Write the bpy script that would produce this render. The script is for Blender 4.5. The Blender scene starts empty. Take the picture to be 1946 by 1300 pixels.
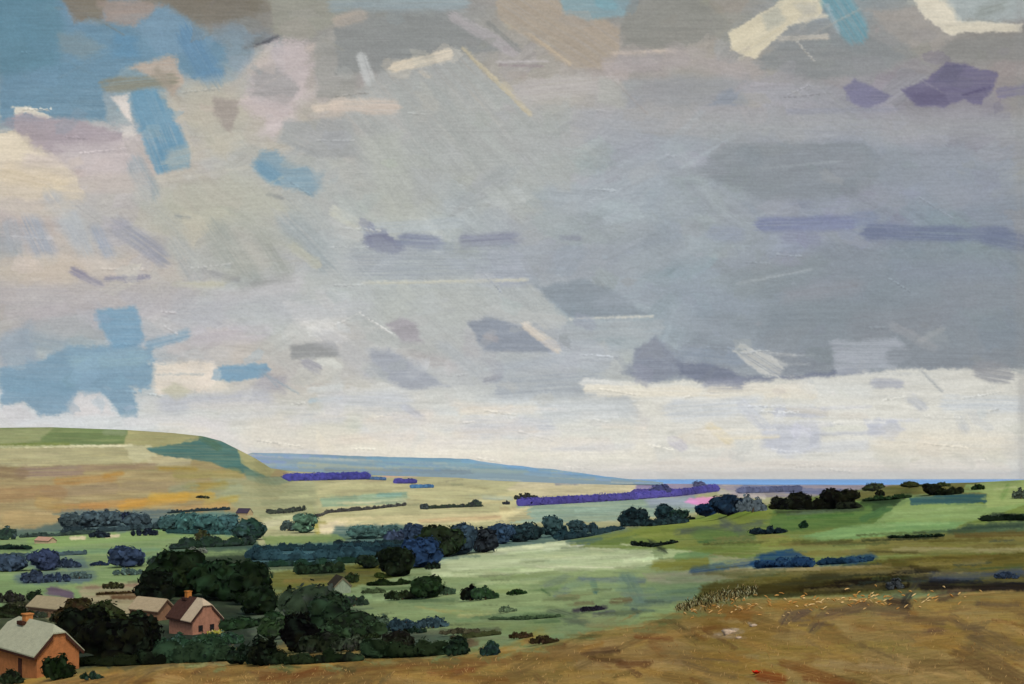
import bpy, math, random
import numpy as np
random.seed(7); rng = np.random.default_rng(7)
SC = bpy.context.scene; COL = SC.collection
F = 1946*35/36.0; CU, CV, CZ = 973.0, 908.0, 40.0
def sm(x): x = np.clip(x, 0, 1); return x*x*(3-2*x)
# ---------------------------------------------------------------- noise
NT = rng.random((256, 256)).astype(np.float32)
def noise(x, y):
    xi = np.floor(x); yi = np.floor(y); fx = x-xi; fy = y-yi
    xi = xi.astype(np.int64) & 255; yi = yi.astype(np.int64) & 255
    fx = fx*fx*(3-2*fx); fy = fy*fy*(3-2*fy); x1 = (xi+1) & 255; y1 = (yi+1) & 255
    return (NT[xi, yi]*(1-fx)+NT[x1, yi]*fx)*(1-fy)+(NT[xi, y1]*(1-fx)+NT[x1, y1]*fx)*fy
def fbm(x, y): return (noise(x, y)*.55+noise(x*2.1+17, y*2.1+5)*.3+noise(x*4.3+41, y*4.3+77)*.15)
def lin(c):
    c = np.clip(np.asarray(c, dtype=np.float64)/255.0, 0, 1)
    return np.where(c <= .04045, c/12.92, ((c+.055)/1.055)**2.4)
# ---------------------------------------------------------------- paint layer over a grid of vertices
class Layer:
    def __init__(s, U, V):                    # 2-D arrays, columns along axis 0, rows along axis 1
        s.U, s.V = U, V; s.C = np.zeros(U.shape+(3,), dtype=np.float32)
        s.u1 = U[:, 0]; s.tone = 1.0
    def box(s, a, b, c, d):
        i0 = max(0, np.searchsorted(s.u1, a)-1); i1 = min(len(s.u1), np.searchsorted(s.u1, b)+1)
        if i1-i0 < 1: return None
        vv = s.V[i0:i1]; lo = vv.min(axis=0); hi = vv.max(axis=0)
        ok = np.nonzero((hi >= c) & (lo <= d))[0]
        if len(ok) == 0: return None
        return (slice(i0, i1), slice(ok[0], ok[-1]+1))
    def blend(s, sl, al, col):
        al = al[..., None]; s.C[sl] = s.C[sl]*(1-al)+al*col
    def pick(s, u, v):
        i = min(len(s.u1)-1, int(np.searchsorted(s.u1, u))); j = min(s.V.shape[1]-1, int(np.searchsorted(s.V[i], v)))
        return s.C[i, j].copy()
    def stroke(s, x0, y0, x1, y1, w, col, a=.85, soft=2.5, rough=.3, br=.5, ridge=0):
        m = w*.75+6; sl = s.box(min(x0, x1)-m, max(x0, x1)+m, min(y0, y1)-m, max(y0, y1)+m)
        if sl is None: return
        u, v = s.U[sl], s.V[sl]; L = max(1e-3, math.hypot(x1-x0, y1-y0)); dx, dy = (x1-x0)/L, (y1-y0)/L
        S = (u-x0)*dx+(v-y0)*dy; T = -(u-x0)*dy+(v-y0)*dx; q = random.random()*200
        half = w*.5*(1-rough*.5+rough*(noise(S/(w*.8+4)+q, np.sign(T)*3+q)-.3))
        jag = (noise(T/2.6+q, q*.7+S*0)-.5)*w*.35*(rough*2+.1)
        ext = w*.22
        So = np.maximum(0, np.maximum(-S-ext*.2+jag, S-L-ext*.2-jag)); rd = half-np.sqrt(T*T+So*So*.8)
        d = np.minimum(rd, half*1.05-np.abs(T))+(noise(u/3.3+q, v/2.1)-.5)*(1.2+5*rough)
        bt = noise(T/2.0+q, S/70+q); b2 = noise(T/5.0+q*2, S/120)
        al = sm((d+soft)/(2*soft))*a*(1-br*np.clip(bt*1.5-.55, 0, 1))
        tone = (1+s.tone*(.10*(b2-.5)+.09*(bt-.5)))
        c = np.asarray(col, dtype=np.float32)*tone[..., None]
        if ridge:
            e = np.exp(-((d-1.2)/1.5)**2)*ridge*np.where(T < 0, 1, -.8)  # raised-edge highlight above and shadow below, added to the colour
            c = c+e[..., None]
        s.blend(sl, al, c)
    def poly(s, pts, col, a=.9, soft=3, rough=8, br=.35, ang=0, ridge=0):
        P = np.asarray(pts, dtype=np.float64); m = rough+6
        sl = s.box(P[:, 0].min()-m, P[:, 0].max()+m, P[:, 1].min()-m, P[:, 1].max()+m)
        if sl is None: return
        u0, v0 = s.U[sl], s.V[sl]; q = random.random()*200
        ws = max(8., rough*2.4)
        u = u0+(fbm(u0/ws+q, v0/ws)-.5)*2*rough; v = v0+(fbm(u0/ws, v0/ws+q)-.5)*1.2*rough
        ins = np.zeros(u.shape, bool); dm = np.full(u.shape, 1e9)
        n = len(P)
        for i in range(n):
            ax, ay = P[i]; bx, by = P[(i+1) % n]
            ins ^= ((ay > v) != (by > v)) & (u < (bx-ax)*(v-ay)/((by-ay) or 1e-9)+ax)
            ex, ey = bx-ax, by-ay; t = np.clip(((u-ax)*ex+(v-ay)*ey)/(ex*ex+ey*ey+1e-9), 0, 1)
            dm = np.minimum(dm, np.hypot(u-ax-t*ex, v-ay-t*ey))
        d = np.where(ins, dm, -dm)+(noise(u0/3.3+q, v0/2.1)-.5)*(.6+rough*.45); ca, sa = math.cos(math.radians(ang)), math.sin(math.radians(ang))
        S = u0*ca+v0*sa; T = -u0*sa+v0*ca
        bt = noise(T/2.0+q, S/70+q); b2 = noise(T/9.0+q, S/60)
        al = sm((d+soft)/(2*soft))*a*(1-br*np.clip(bt*1.5-.55, 0, 1))
        c = np.asarray(col, dtype=np.float32)*(1+s.tone*(.08*(bt-.5)+.12*(b2-.5)))[..., None]
        if ridge: c = c+(np.exp(-((d-1.2)/1.5)**2)*ridge)[..., None]  # rim highlight of raised paint, mixed into the colour
        s.blend(sl, al, c)
# ---------------------------------------------------------------- depth of the land
def pslope(x, y):
    h = np.diff(x); dl = np.diff(y)/h; m = np.zeros(len(x)); m[0] = dl[0]; m[-1] = dl[-1]
    for i in range(1, len(x)-1):
        m[i] = 0 if dl[i-1]*dl[i] <= 0 else 2*dl[i-1]*dl[i]/(dl[i-1]+dl[i])
    return m
def herm(x0, x1, y0, y1, m0, m1, x):
    h = x1-x0; t = (x-x0)/h; t2 = t*t; t3 = t2*t
    return y0*(2*t3-3*t2+1)+h*m0*(t3-2*t2+t)+y1*(3*t2-2*t3)+h*m1*(t3-t2)
def pchip(x, y, xi):
    x = np.asarray(x, float); y = np.asarray(y, float); m = pslope(x, y)
    i = np.clip(np.searchsorted(x, xi)-1, 0, len(x)-2)
    r = herm(x[i], x[i+1], y[i], y[i+1], m[i], m[i+1], np.clip(xi, x[0], x[-1]))
    return r+np.where(xi < x[0], (xi-x[0])*m[0], 0)+np.where(xi > x[-1], (xi-x[-1])*m[-1], 0)
DT = {-500: ((805, 2250), (850, 1900), (890, 1600), (1000, 900), (1040, 640), (1100, 400), (1150, 270), (1200, 190), (1290, 120), (1400, 80), (1500, 60)),
 0: ((805, 2250), (850, 1900), (890, 1600), (1000, 900), (1040, 640), (1100, 400), (1150, 270), (1200, 185), (1290, 118), (1400, 75), (1500, 55)),
 300: ((820, 2200), (880, 1600), (970, 1050), (1030, 640), (1100, 380), (1150, 250), (1205, 190), (1265, 110), (1300, 85), (1400, 55), (1500, 42)),
 480: ((868, 2100), (900, 1650), (940, 1350), (1010, 800), (1060, 480), (1100, 370), (1150, 260), (1205, 175), (1262, 105), (1300, 80), (1400, 52), (1500, 40)),
 560: ((892, 4800), (920, 2600), (960, 1500), (1010, 830), (1060, 480), (1100, 370), (1150, 250), (1205, 160), (1262, 95), (1300, 72), (1400, 48), (1500, 36)),
 750: ((900, 6500), (925, 3200), (960, 1700), (1000, 900), (1050, 520), (1100, 350), (1150, 220), (1200, 140), (1248, 92), (1300, 65), (1400, 42), (1500, 32)),
 973: ((911, 9000), (930, 3600), (960, 1900), (1000, 1000), (1050, 480), (1100, 270), (1150, 170), (1200, 110), (1240, 80), (1300, 56), (1400, 38), (1500, 29)),
 1250: ((915, 11000), (935, 3500), (960, 2000), (985, 1100), (1000, 560), (1040, 330), (1100, 180), (1150, 110), (1190, 75), (1300, 42), (1400, 30), (1500, 24)),
 1460: ((917, 11000), (940, 3000), (962, 1200), (972, 420), (1000, 300), (1040, 200), (1085, 120), (1130, 72), (1200, 50), (1300, 35), (1400, 26), (1500, 21)),
 1600: ((917, 9500), (935, 2600), (948, 440), (1000, 250), (1030, 190), (1080, 110), (1130, 70), (1200, 47), (1300, 33), (1400, 24), (1500, 19)),
 1750: ((915, 9000), (920, 3000), (927, 420), (960, 310), (1000, 220), (1030, 160), (1080, 95), (1120, 66), (1200, 43), (1300, 30), (1400, 22), (1500, 17)),
 1946: ((908, 460), (914, 410), (960, 280), (1000, 190), (1050, 110), (1100, 70), (1125, 58), (1200, 40), (1300, 28), (1400, 20), (1500, 16)),
 2450: ((900, 460), (914, 400), (960, 280), (1000, 190), (1050, 110), (1100, 70), (1125, 58), (1200, 40), (1300, 28), (1400, 20), (1500, 16))}
DU = np.array(sorted(DT), float)
def depth(u, v):
    u = np.asarray(u, float); v = np.asarray(v, float); sh = u.shape; u = np.clip(u.ravel(), DU[0], DU[-1]); v = v.ravel()
    g = np.stack([pchip([a for a, b in DT[int(k)]], [math.log(b) for a, b in DT[int(k)]], v) for k in DU])
    dl = np.diff(g, axis=0)/np.diff(DU)[:, None]; m = np.zeros_like(g); m[0] = 0; m[-1] = 0
    a, b = dl[:-1], dl[1:]; m[1:-1] = np.where(a*b > 0, 2*a*b/(a+b+1e-12*np.sign(a+b)), 0)
    i = np.clip(np.searchsorted(DU, u)-1, 0, len(DU)-2); k = np.arange(len(u))
    r = herm(DU[i], DU[i+1], g[i, k], g[i+1, k], m[i, k], m[i+1, k], u)
    return np.exp(r).reshape(sh)
def world(u, v, d): return np.stack([(u-CU)/F*d, d+0*u, CZ-(v-CV)/F*d], axis=-1)
def at(u, v):
    d = float(depth(np.array([u]), np.array([v]))[0]); p = world(np.array([float(u)]), np.array([float(v)]), d)[0]
    return p, d
VT = ((-3000, 822), (-500, 818), (0, 813), (100, 812), (240, 817), (330, 823), (385, 829), (420, 838), (450, 853), (487, 872), (515, 890), (560, 896), (700, 903), (980, 911), (1150, 915), (1250, 919), (1460, 922), (1600, 922), (1740, 921), (1800, 918), (1850, 917), (1946, 912), (2450, 905), (5000, 900))
def vtop(u): return np.interp(u, [a for a, b in VT], [b for a, b in VT])
# ---------------------------------------------------------------- object helpers
def tag(o, label=None, cat=None, group=None, kind=None):
    if label: o['label'] = label
    if cat: o['category'] = cat
    if group: o['group'] = group
    if kind: o['kind'] = kind
    return o
def link(name, me, mat=None, parent=None):
    o = bpy.data.objects.new(name, me); COL.objects.link(o)
    if mat and me: me.materials.append(mat)
    if parent: o.parent = parent
    return o
def empty(name, loc, rz=0, **k):
    o = bpy.data.objects.new(name, None); COL.objects.link(o); o.location = loc; o.rotation_euler = (0, 0, rz); o.empty_display_size = .5
    return tag(o, **k)
def fastmesh(name, co, faces, colors=None, smooth=False):
    me = bpy.data.meshes.new(name); co = np.asarray(co, np.float32); faces = np.asarray(faces, np.int32)
    n = faces.shape[1]; me.vertices.add(len(co)); me.vertices.foreach_set('co', co.ravel())
    me.loops.add(faces.size); me.loops.foreach_set('vertex_index', faces.ravel())
    me.polygons.add(len(faces)); me.polygons.foreach_set('loop_start', np.arange(0, faces.size, n, dtype=np.int32))
    me.update(calc_edges=True)
    if smooth: me.polygons.foreach_set('use_smooth', np.ones(len(faces), bool))
    if colors is not None:
        at_ = me.color_attributes.new('Col', 'FLOAT_COLOR', 'POINT')
        c4 = np.ones((len(co), 4), np.float32); c4[:, :3] = colors; at_.data.foreach_set('color', c4.ravel())
    return me
def gridfaces(nu, nv):
    i = np.arange(nu*nv).reshape(nu, nv)
    return np.stack([i[:-1, :-1], i[:-1, 1:], i[1:, 1:], i[1:, :-1]], axis=-1).reshape(-1, 4)
# ---------------------------------------------------------------- materials
def newmat(name, rough=.9):
    m = bpy.data.materials.new(name); m.use_nodes = True; nt = m.node_tree; b = nt.nodes['Principled BSDF']
    b.inputs['Roughness'].default_value = rough; b.inputs['Specular IOR Level'].default_value = .0
    return m, nt, b
def N(nt, t, **k):
    n = nt.nodes.new(t)
    for a, v in k.items():
        if a in n.inputs: n.inputs[a].default_value = v
        else: setattr(n, a, v)
    return n
def attr_mat(name, scale=1.0, var=.25, bump=.3, bscale=2.0, stretch=(1, 1, 1)):
    m, nt, b = newmat(name); L = nt.links.new
    a = N(nt, 'ShaderNodeAttribute', attribute_name='Col'); tc = N(nt, 'ShaderNodeTexCoord')
    mp = N(nt, 'ShaderNodeMapping'); mp.inputs['Scale'].default_value = stretch; L(tc.outputs['Object'], mp.inputs['Vector'])
    n1 = N(nt, 'ShaderNodeTexNoise', Scale=scale, Detail=6.0, Roughness=.65); L(mp.outputs[0], n1.inputs['Vector'])
    mr = N(nt, 'ShaderNodeMapRange'); mr.inputs['To Min'].default_value = 1-var; mr.inputs['To Max'].default_value = 1+var
    mr.inputs['From Min'].default_value = .25; mr.inputs['From Max'].default_value = .75
    L(n1.outputs['Fac'], mr.inputs['Value'])
    mx = N(nt, 'ShaderNodeVectorMath', operation='SCALE'); L(a.outputs['Color'], mx.inputs[0]); L(mr.outputs[0], mx.inputs['Scale'])
    L(mx.outputs[0], b.inputs['Base Color'])
    if bump:
        n2 = N(nt, 'ShaderNodeTexNoise', Scale=bscale, Detail=5.0, Roughness=.7); L(mp.outputs[0], n2.inputs['Vector'])
        bp = N(nt, 'ShaderNodeBump', Strength=bump, Distance=.3); L(n2.outputs['Fac'], bp.inputs['Height']); L(bp.outputs[0], b.inputs['Normal'])
    return m
def plain_mat(name, rgb, var=.25, scale=3.0, bump=.4, bscale=8.0, stretch=(1, 1, 1), c2=None):
    m, nt, b = newmat(name); L = nt.links.new; c = lin(rgb)
    tc = N(nt, 'ShaderNodeTexCoord'); mp = N(nt, 'ShaderNodeMapping'); mp.inputs['Scale'].default_value = stretch; L(tc.outputs['Object'], mp.inputs['Vector'])
    n1 = N(nt, 'ShaderNodeTexNoise', Scale=scale, Detail=6.0, Roughness=.7); L(mp.outputs[0], n1.inputs['Vector'])
    cr = N(nt, 'ShaderNodeValToRGB'); e = cr.color_ramp.elements
    cb = lin(c2) if c2 is not None else c*(1+var)
    e[0].position = .3; e[0].color = (*(c*(1-var)), 1); e[1].position = .7; e[1].color = (*np.clip(cb, 0, .9), 1)
    L(n1.outputs['Fac'], cr.inputs['Fac']); L(cr.outputs[0], b.inputs['Base Color'])
    n2 = N(nt, 'ShaderNodeTexNoise', Scale=bscale, Detail=4.0); L(mp.outputs[0], n2.inputs['Vector'])
    bp = N(nt, 'ShaderNodeBump', Strength=bump, Distance=.06); L(n2.outputs['Fac'], bp.inputs['Height']); L(bp.outputs[0], b.inputs['Normal'])
    return m
# ================================================================ SKY (a broken, brushed cloud ceiling on a far backdrop)
EXPO = 0.5
us = np.concatenate([np.arange(-1500, -12, 24), np.arange(-12, 1960, 1.5), np.arange(1960, 3470, 24)])
vs = np.concatenate([np.arange(-1000, -12, 20), np.arange(-12, 925, 1.4), np.arange(925, 1010, 14)])
UU, VV = np.meshgrid(us, vs, indexing='ij'); SK = Layer(UU, VV)
GU = [0, 200, 400, 600, 800, 1000, 1200, 1400, 1600, 1800, 1946]; GV = [0, 100, 200, 300, 400, 500, 600, 700, 800, 860, 910]
GC = np.array([  # right-hand corners carry a grey vignette, painted into these colours
 [95,135,155],[135,130,122],[130,126,116],[152,152,144],[142,146,144],[165,158,148],[142,150,148],[150,148,142],[140,155,160],[152,156,152],[138,138,134],
 [95,140,165],[122,150,166],[125,155,175],[165,162,155],[150,151,149],[160,158,155],[163,159,152],[162,160,152],[145,148,148],[150,149,146],[135,135,134],
 [112,150,174],[150,165,170],[175,172,160],[170,164,160],[165,165,162],[170,170,166],[163,164,166],[155,158,160],[150,153,160],[142,142,154],[148,148,148],
 [192,182,168],[180,170,168],[168,174,168],[165,168,166],[166,171,169],[162,167,166],[155,162,168],[157,166,171],[150,158,162],[155,160,165],[152,157,162],
 [172,173,170],[170,173,169],[172,173,160],[162,169,168],[168,172,166],[156,163,166],[158,166,172],[155,163,168],[147,154,166],[145,152,164],[140,149,162],
 [186,179,172],[181,176,170],[167,169,161],[162,171,172],[165,174,178],[152,160,165],[150,158,164],[148,156,162],[140,149,156],[138,148,157],[138,147,154],
 [168,168,168],[168,171,175],[170,173,177],[172,179,180],[180,183,181],[160,168,175],[160,169,173],[146,155,162],[136,146,152],[136,145,150],[130,139,144],
 [134,158,176],[134,162,182],[176,173,172],[168,171,172],[166,171,177],[162,170,178],[166,173,176],[168,173,177],[150,156,161],[146,151,156],[148,149,149],
 [198,200,202],[197,202,206],[192,196,198],[197,197,190],[202,205,204],[192,197,200],[203,203,198],[198,201,200],[204,206,203],[212,210,198],[195,198,195],
 [203,203,202],[206,206,201],[211,206,196],[215,210,194],[217,212,199],[217,213,199],[217,213,200],[219,215,203],[214,211,202],[216,209,190],[193,194,189],
 [208,205,200],[210,206,200],[214,208,198],[217,210,196],[218,212,200],[218,213,200],[219,213,202],[221,215,204],[219,212,200],[218,209,192],[195,195,190]], np.float32).reshape(11, 11, 3)
GC[2:8, 0:4] += np.array([11, 5, 2], np.float32); GC[2:8, 4:6] += np.array([6, 3, 1], np.float32); GC[2:8, 1:7] += np.array([4, 5, 5], np.float32); GC[7:10, 0:7] += np.array([8, 6, 1], np.float32); GC[5:7, 2:5] += np.array([4, 4, 2], np.float32); GC[0:3, 5:] += np.array([3, 0, -3], np.float32)
def skybase(u, v):
    x = np.interp(u, GU, np.arange(11)); y = np.interp(v, GV, np.arange(11))
    i = np.minimum(x.astype(int), 9); j = np.minimum(y.astype(int), 9); fx = sm(x-i)[..., None]; fy = sm(y-j)[..., None]
    return (GC[j, i]*(1-fx)+GC[j, i+1]*fx)*(1-fy)+(GC[j+1, i]*(1-fx)+GC[j+1, i+1]*fx)*fy
wu = (fbm(UU/90., VV/60.)-.5)*120; wv = (fbm(UU/90.+50, VV/60.+9)-.5)*70
SK.C[:] = skybase(UU+wu, VV+wv)
def autosky(n, sz, a, jit, ang=18):
    for k in range(n):
        u = random.uniform(-60, 2000); v = random.uniform(-40, 900)
        c = SK.pick(min(max(u, 0), 1945), min(max(v, 0), 900))*(1+random.gauss(0, jit))+np.array([random.gauss(0, 2.2), 0, random.gauss(0, 2.4)])
        t = math.radians(random.choice([random.gauss(0, 6), random.gauss(0, ang), random.gauss(38, 15), random.gauss(-30, 14)]) if v < 700 else random.gauss(0, 5))
        L = random.uniform(.6, 1.5)*sz; w = L*random.uniform(.22, .5)
        SK.stroke(u-math.cos(t)*L/2, v-math.sin(t)*L/2, u+math.cos(t)*L/2, v+math.sin(t)*L/2, w, c, a=a, soft=random.choice([2, 4, 9]), br=.6)
for k in range(700):                                     # the rest of the sky, outside the frame
    u = random.uniform(-1500, 3450); v = random.uniform(-1000, 800)
    if -80 < u < 2030 and v > -60: continue
    c = GC[random.randrange(0, 7) if v < 500 else random.randrange(6, 9), random.randrange(11)]
    SK.stroke(u-120, v, u+120, v+random.uniform(-60, 60), random.uniform(60, 160), c, a=.5, soft=14, br=.2)
def dabs(n, lo, hi, a, jit, shift, y1=700, soft=(1, 2.5, 5), ridge=(0, 0, 0, 4)):
    for k in range(n):
        u = random.uniform(-30, 1975); v = random.uniform(-20, y1); r = random.uniform(lo, hi); th = random.gauss(0, .5); el = random.uniform(.35, .7)
        su = min(max(u+random.gauss(0, shift), 2), 1940); sv = min(max(v+random.gauss(0, shift*.6), 2), 900)
        c = (SK.pick(su, sv)*.65+SK.pick(min(max(u, 0), 1945), min(max(v, 0), 905))*.35)*random.gauss(1, jit)+np.array([random.gauss(0, 2.5), random.gauss(0, .8), random.gauss(0, 3)])
        m = random.choice([4, 5, 5, 6]); ph = random.uniform(0, 6.28); pts = []
        for i in range(m):
            t = ph+i*6.283/m+random.uniform(-.35, .35); q = r*random.uniform(.7, 1.15); x, y = math.cos(t)*q, math.sin(t)*q*el
            pts.append((u+x*math.cos(th)-y*math.sin(th), v+x*math.sin(th)+y*math.cos(th)))
        SK.poly(pts, c, a=a*random.uniform(.6, 1.1), soft=random.choice(soft), rough=r*.16+2, br=.3, ang=math.degrees(th), ridge=random.choice(ridge))
autosky(240, 170, .42, .022); autosky(260, 95, .4, .022); dabs(420, 25, 85, .6, .03, 60)
SK.tone = .5
def cool(c):
    c = np.array(c, float); l = c.mean()
    return l+(c-l)*.84+np.array([0, -1, -3]) if c[2]-c[0] > 36 else (l+(c-l)*.8 if c[2]-c[0] > 20 and c[0] >= c[1]-6 else c)
def P(pts, col, soft=3, rough=8, **k):
    k.setdefault('br', .18); col = cool(col); SK.poly(pts, col, soft=soft*1.2+.5, rough=rough*1.15, **k)
def S(x0, y0, x1, y1, w, col, soft=2.5, rough=.45, **k): SK.stroke(x0, y0, x1, y1, w, cool(col), soft=soft*1.25+.4, rough=rough, **k)
# --- upper left
P([(0,0),(115,0),(132,44),(200,45),(300,10),(340,30),(430,90),(424,142),(372,152),(342,132),(315,106),(240,130),(200,172),(206,232),(110,226),(60,228),(0,232)], (106,147,173), soft=5, rough=10)
P([(-40,-40),(112,-40),(120,60),(105,130),(-40,150)], (92,138,158), a=.7, soft=12)
P([(110,65),(150,62),(200,92),(160,112),(108,98)], (128,146,152), a=.8, soft=6)
P([(245,40),(320,5),(405,72),(380,110),(300,100)], (122,157,182), a=.75, soft=6)
P([(215,60),(262,72),(265,112),(215,110)], (94,146,182), a=.7, soft=9)
S(362,75,396,138,58,(100,146,182), a=.85, soft=6)
P([(113,-20),(205,-20),(192,40),(140,44)], (132,123,108), soft=4)
P([(186,0),(312,6),(252,48),(205,42)], (162,148,138), soft=5)
P([(296,-20),(505,-20),(482,32),(380,48),(345,26)], (127,121,109), soft=6, rough=9)
P([(240,127),(330,104),(348,152),(332,182),(300,150)], (188,170,153), soft=5)
S(205,163,322,152,30,(141,139,122), soft=4); S(300,138,335,185,20,(165,156,142),a=.6,soft=6)
P([(208,184),(246,178),(252,236),(232,212)], (220,209,199), soft=3, rough=4)
P([(345,160),(420,150),(480,200),(430,300),(360,260)], (184,180,165), a=.65, soft=12)
P([(243,182),(262,172),(300,172),(318,200),(340,240),(364,292),(358,316),(330,326),(298,332),(282,300),(262,240)], (104,156,187), soft=4, rough=7, br=.3, ang=68); P([(255,190),(290,185),(305,230),(275,240)], (116,160,186), a=.5, soft=8); P([(300,270),(345,270),(350,310),(305,320)], (96,150,184), a=.5, soft=8); S(330,190,368,290,10,(196,190,174), a=.5, soft=5); S(300,338,380,318,12,(200,194,178), a=.6, soft=6)
P([(24,202),(55,203),(98,222),(85,229),(50,214),(32,224)], (224,213,193), soft=1.5, rough=3, ridge=8)
P([(0,233),(45,217),(160,231),(250,262),(200,290),(90,292),(40,262)], (167,156,161), soft=4, rough=8)
P([(228,240),(252,240),(262,262),(230,264)], (212,205,196), a=.8)
P([(-20,244),(28,248),(95,294),(150,338),(158,382),(-20,376)], (208,196,176), soft=6, rough=10, ridge=5)
P([(-20,250),(26,250),(62,285),(90,300),(40,306),(-20,300)], (220,208,184), a=.7, soft=4)
P([(100,278),(262,262),(272,322),(170,336)], (196,187,186), a=.75, soft=9)
S(262,318,285,358,40,(152,166,172), a=.7, soft=6)
P([(410,185),(458,190),(440,258),(405,215)], (163,154,146), a=.85, soft=5)
P([(520,75),(572,74),(602,118),(588,170),(560,220),(520,272),(500,230),(448,202),(482,140)], (200,187,186), a=.8, soft=9, rough=22); S(590,90,660,60,16,(206,190,180), a=.6, soft=6); S(560,200,640,150,22,(200,190,188), a=.6, soft=7); S(440,170,500,110,26,(194,184,170), a=.6, soft=8); S(500,250,560,225,20,(204,194,192), a=.7, soft=6)
P([(482,130),(520,120),(572,168),(545,198),(478,184)], (160,158,156), a=.85, soft=6)
S(488,86,526,70,9,(88,90,96), soft=2); S(500,70,470,88,10,(110,112,110),a=.5,soft=4)
P([(508,-20),(680,-20),(660,30),(592,74),(518,66)], (155,155,143), soft=5)
P([(600,60),(690,55),(680,188),(602,186)], (157,157,151), a=.85, soft=6)
S(600,206,705,190,16,(216,201,183), soft=3, ridge=5)
P([(540,232),(660,222),(680,300),(600,300),(532,268)], (163,166,165), a=.85, soft=5, ang=25)
P([(486,304),(505,290),(530,290),(560,312),(612,330),(616,352),(590,372),(556,362),(520,350),(496,338)], (130,163,182), soft=6, rough=13)
S(498,318,520,335,30,(108,156,186), a=.7, soft=6)
S(508,370,536,376,8,(132,136,140), a=.8)
P([(300,345),(470,335),(560,400),(420,440),(310,400)], (182,184,168), a=.5, soft=16)
S(300,345,470,318,5,(205,200,185), a=.5)
S(335,410,360,413,7,(150,155,152), a=.8)
# --- upper middle
S(640,8,870,4,34,(152,166,170), soft=6); 
P([(640,30),(862,24),(985,88),(862,110),(800,130),(640,140)], (142,145,143), soft=5, rough=9)
S(645,42,680,30,26,(182,170,156), a=.75, soft=4)
S(866,34,975,96,26,(176,171,171), soft=3, ridge=4); S(930,45,985,95,10,(140,142,138), a=.7)
S(688,112,700,148,26,(198,200,198), a=.8, soft=3); 
P([(645,205),(720,140),(870,92),(1002,210),(1092,302),(1082,362),(880,330),(770,412),(690,332)], (171,174,171), a=.8, soft=7, rough=10, ang=48, br=.6)
for k in range(26):
    x = random.uniform(690, 960); y = random.uniform(120, 290)
    S(x, y, x+random.uniform(60, 130), y+random.uniform(60, 120), random.uniform(10, 30), np.array([172,176,172])*random.uniform(.95,1.05), a=.4, br=.7, soft=4)
P([(680,260),(760,250),(800,420),(740,425)], (181,184,174), a=.55, soft=10, ang=60)
S(752,128,850,104,22,(222,208,184), soft=2, ridge=7, rough=.4); S(800,135,815,145,10,(205,195,178), a=.7)
S(882,94,1006,216,9,(198,187,158), soft=2, ridge=6); S(960,160,1005,215,12,(192,182,158), a=.6)
P([(940,-20),(1080,-20),(1182,60),(1166,130),(1082,130),(1000,70),(940,30)], (173,161,144), soft=4, ang=33, br=.6)
S(1008,66,1082,120,6,(194,178,154), ridge=4)
P([(1058,-20),(1204,-20),(1192,30),(1122,38),(1072,26)], (132,166,177), soft=4, rough=5); S(1140,5,1165,10,22,(120,170,185), a=.7)
P([(1196,10),(1310,-20),(1390,50),(1310,92),(1180,92),(1178,48)], (143,143,136), soft=6)
S(1000,172,1150,156,44,(186,181,177), soft=4, br=.8); S(945,118,1040,116,4,(196,190,190)); S(950,124,1030,126,3,(150,135,140), a=.7)
S(1168,102,1282,96,9,(202,187,173), ridge=4); S(1160,122,1295,116,30,(172,165,163), a=.7, soft=5)
P([(1140,145),(1206,162),(1184,208),(1130,195)], (173,173,167), soft=4, ang=15, ridge=3)
S(640,200,742,202,32,(206,191,177), a=.85, soft=4, ridge=5)
P([(1180,150),(1420,140),(1418,200),(1190,202)], (150,154,158), a=.6, soft=8)
for k in range(16):
    x = random.uniform(1080, 1300); y = 395-(x-1080)*.42+random.uniform(-45, 60)
    S(x, y, x+random.uniform(60,120), y-random.uniform(30,65), random.uniform(4,18), np.array([165,173,178])*random.uniform(.95,1.06), a=.55, br=.8)
S(640,405,674,425,26,(206,206,190), a=.8, ridge=6)
# --- upper right
P([(1384,62),(1468,12),(1500,-10),(1572,-10),(1562,30),(1500,50),(1472,76),(1432,112),(1390,96)], (216,206,178), soft=2.5, rough=5, ang=-32, ridge=7)
P([(1446,28),(1484,10),(1498,42),(1462,58)], (178,178,165), a=.8, soft=5); P([(1510,10),(1552,2),(1556,26),(1525,28)], (180,178,167), a=.7, soft=5)
P([(1434,118),(1490,76),(1562,58),(1642,60),(1722,106),(1690,132),(1570,152),(1450,132)], (140,144,144), soft=5)
S(1484,74,1570,70,11,(192,185,172), ridge=5); S(1520,38,1572,30,8,(212,205,185))
S(1588,2,1622,52,56,(108,160,176), a=.92, soft=5, rough=.2); S(1572,10,1592,58,9,(165,180,185), a=.7)
P([(1650,18),(1740,14),(1815,74),(1760,112),(1690,62)], (161,156,149), soft=6)
P([(1798,76),(1960,64),(1960,114),(1790,118)], (140,140,136), a=.85, soft=6)
P([(1732,-10),(1800,-10),(1832,40),(1942,44),(1940,60),(1822,62),(1806,67),(1760,36)], (218,210,189), soft=2.5, rough=5, ridge=8)
P([(1792,-10),(1960,-10),(1950,38),(1822,38)], (168,177,176), soft=7); S(1866,22,1900,12,22,(138,144,138), a=.7, soft=7)
P([(1344,200),(1388,164),(1420,197)], (144,151,160), soft=4)
S(1290,105,1400,132,44,(173,166,163), a=.7, soft=8)
P([(1604,166),(1624,150),(1662,166),(1696,183),(1680,196),(1645,208),(1620,196)], (122,121,151), soft=3, rough=4)
P([(1714,170),(1760,150),(1798,116),(1832,122),(1897,140),(1890,162),(1862,200),(1830,190),(1796,204),(1740,201)], (112,107,140), soft=2.5, rough=5)
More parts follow.
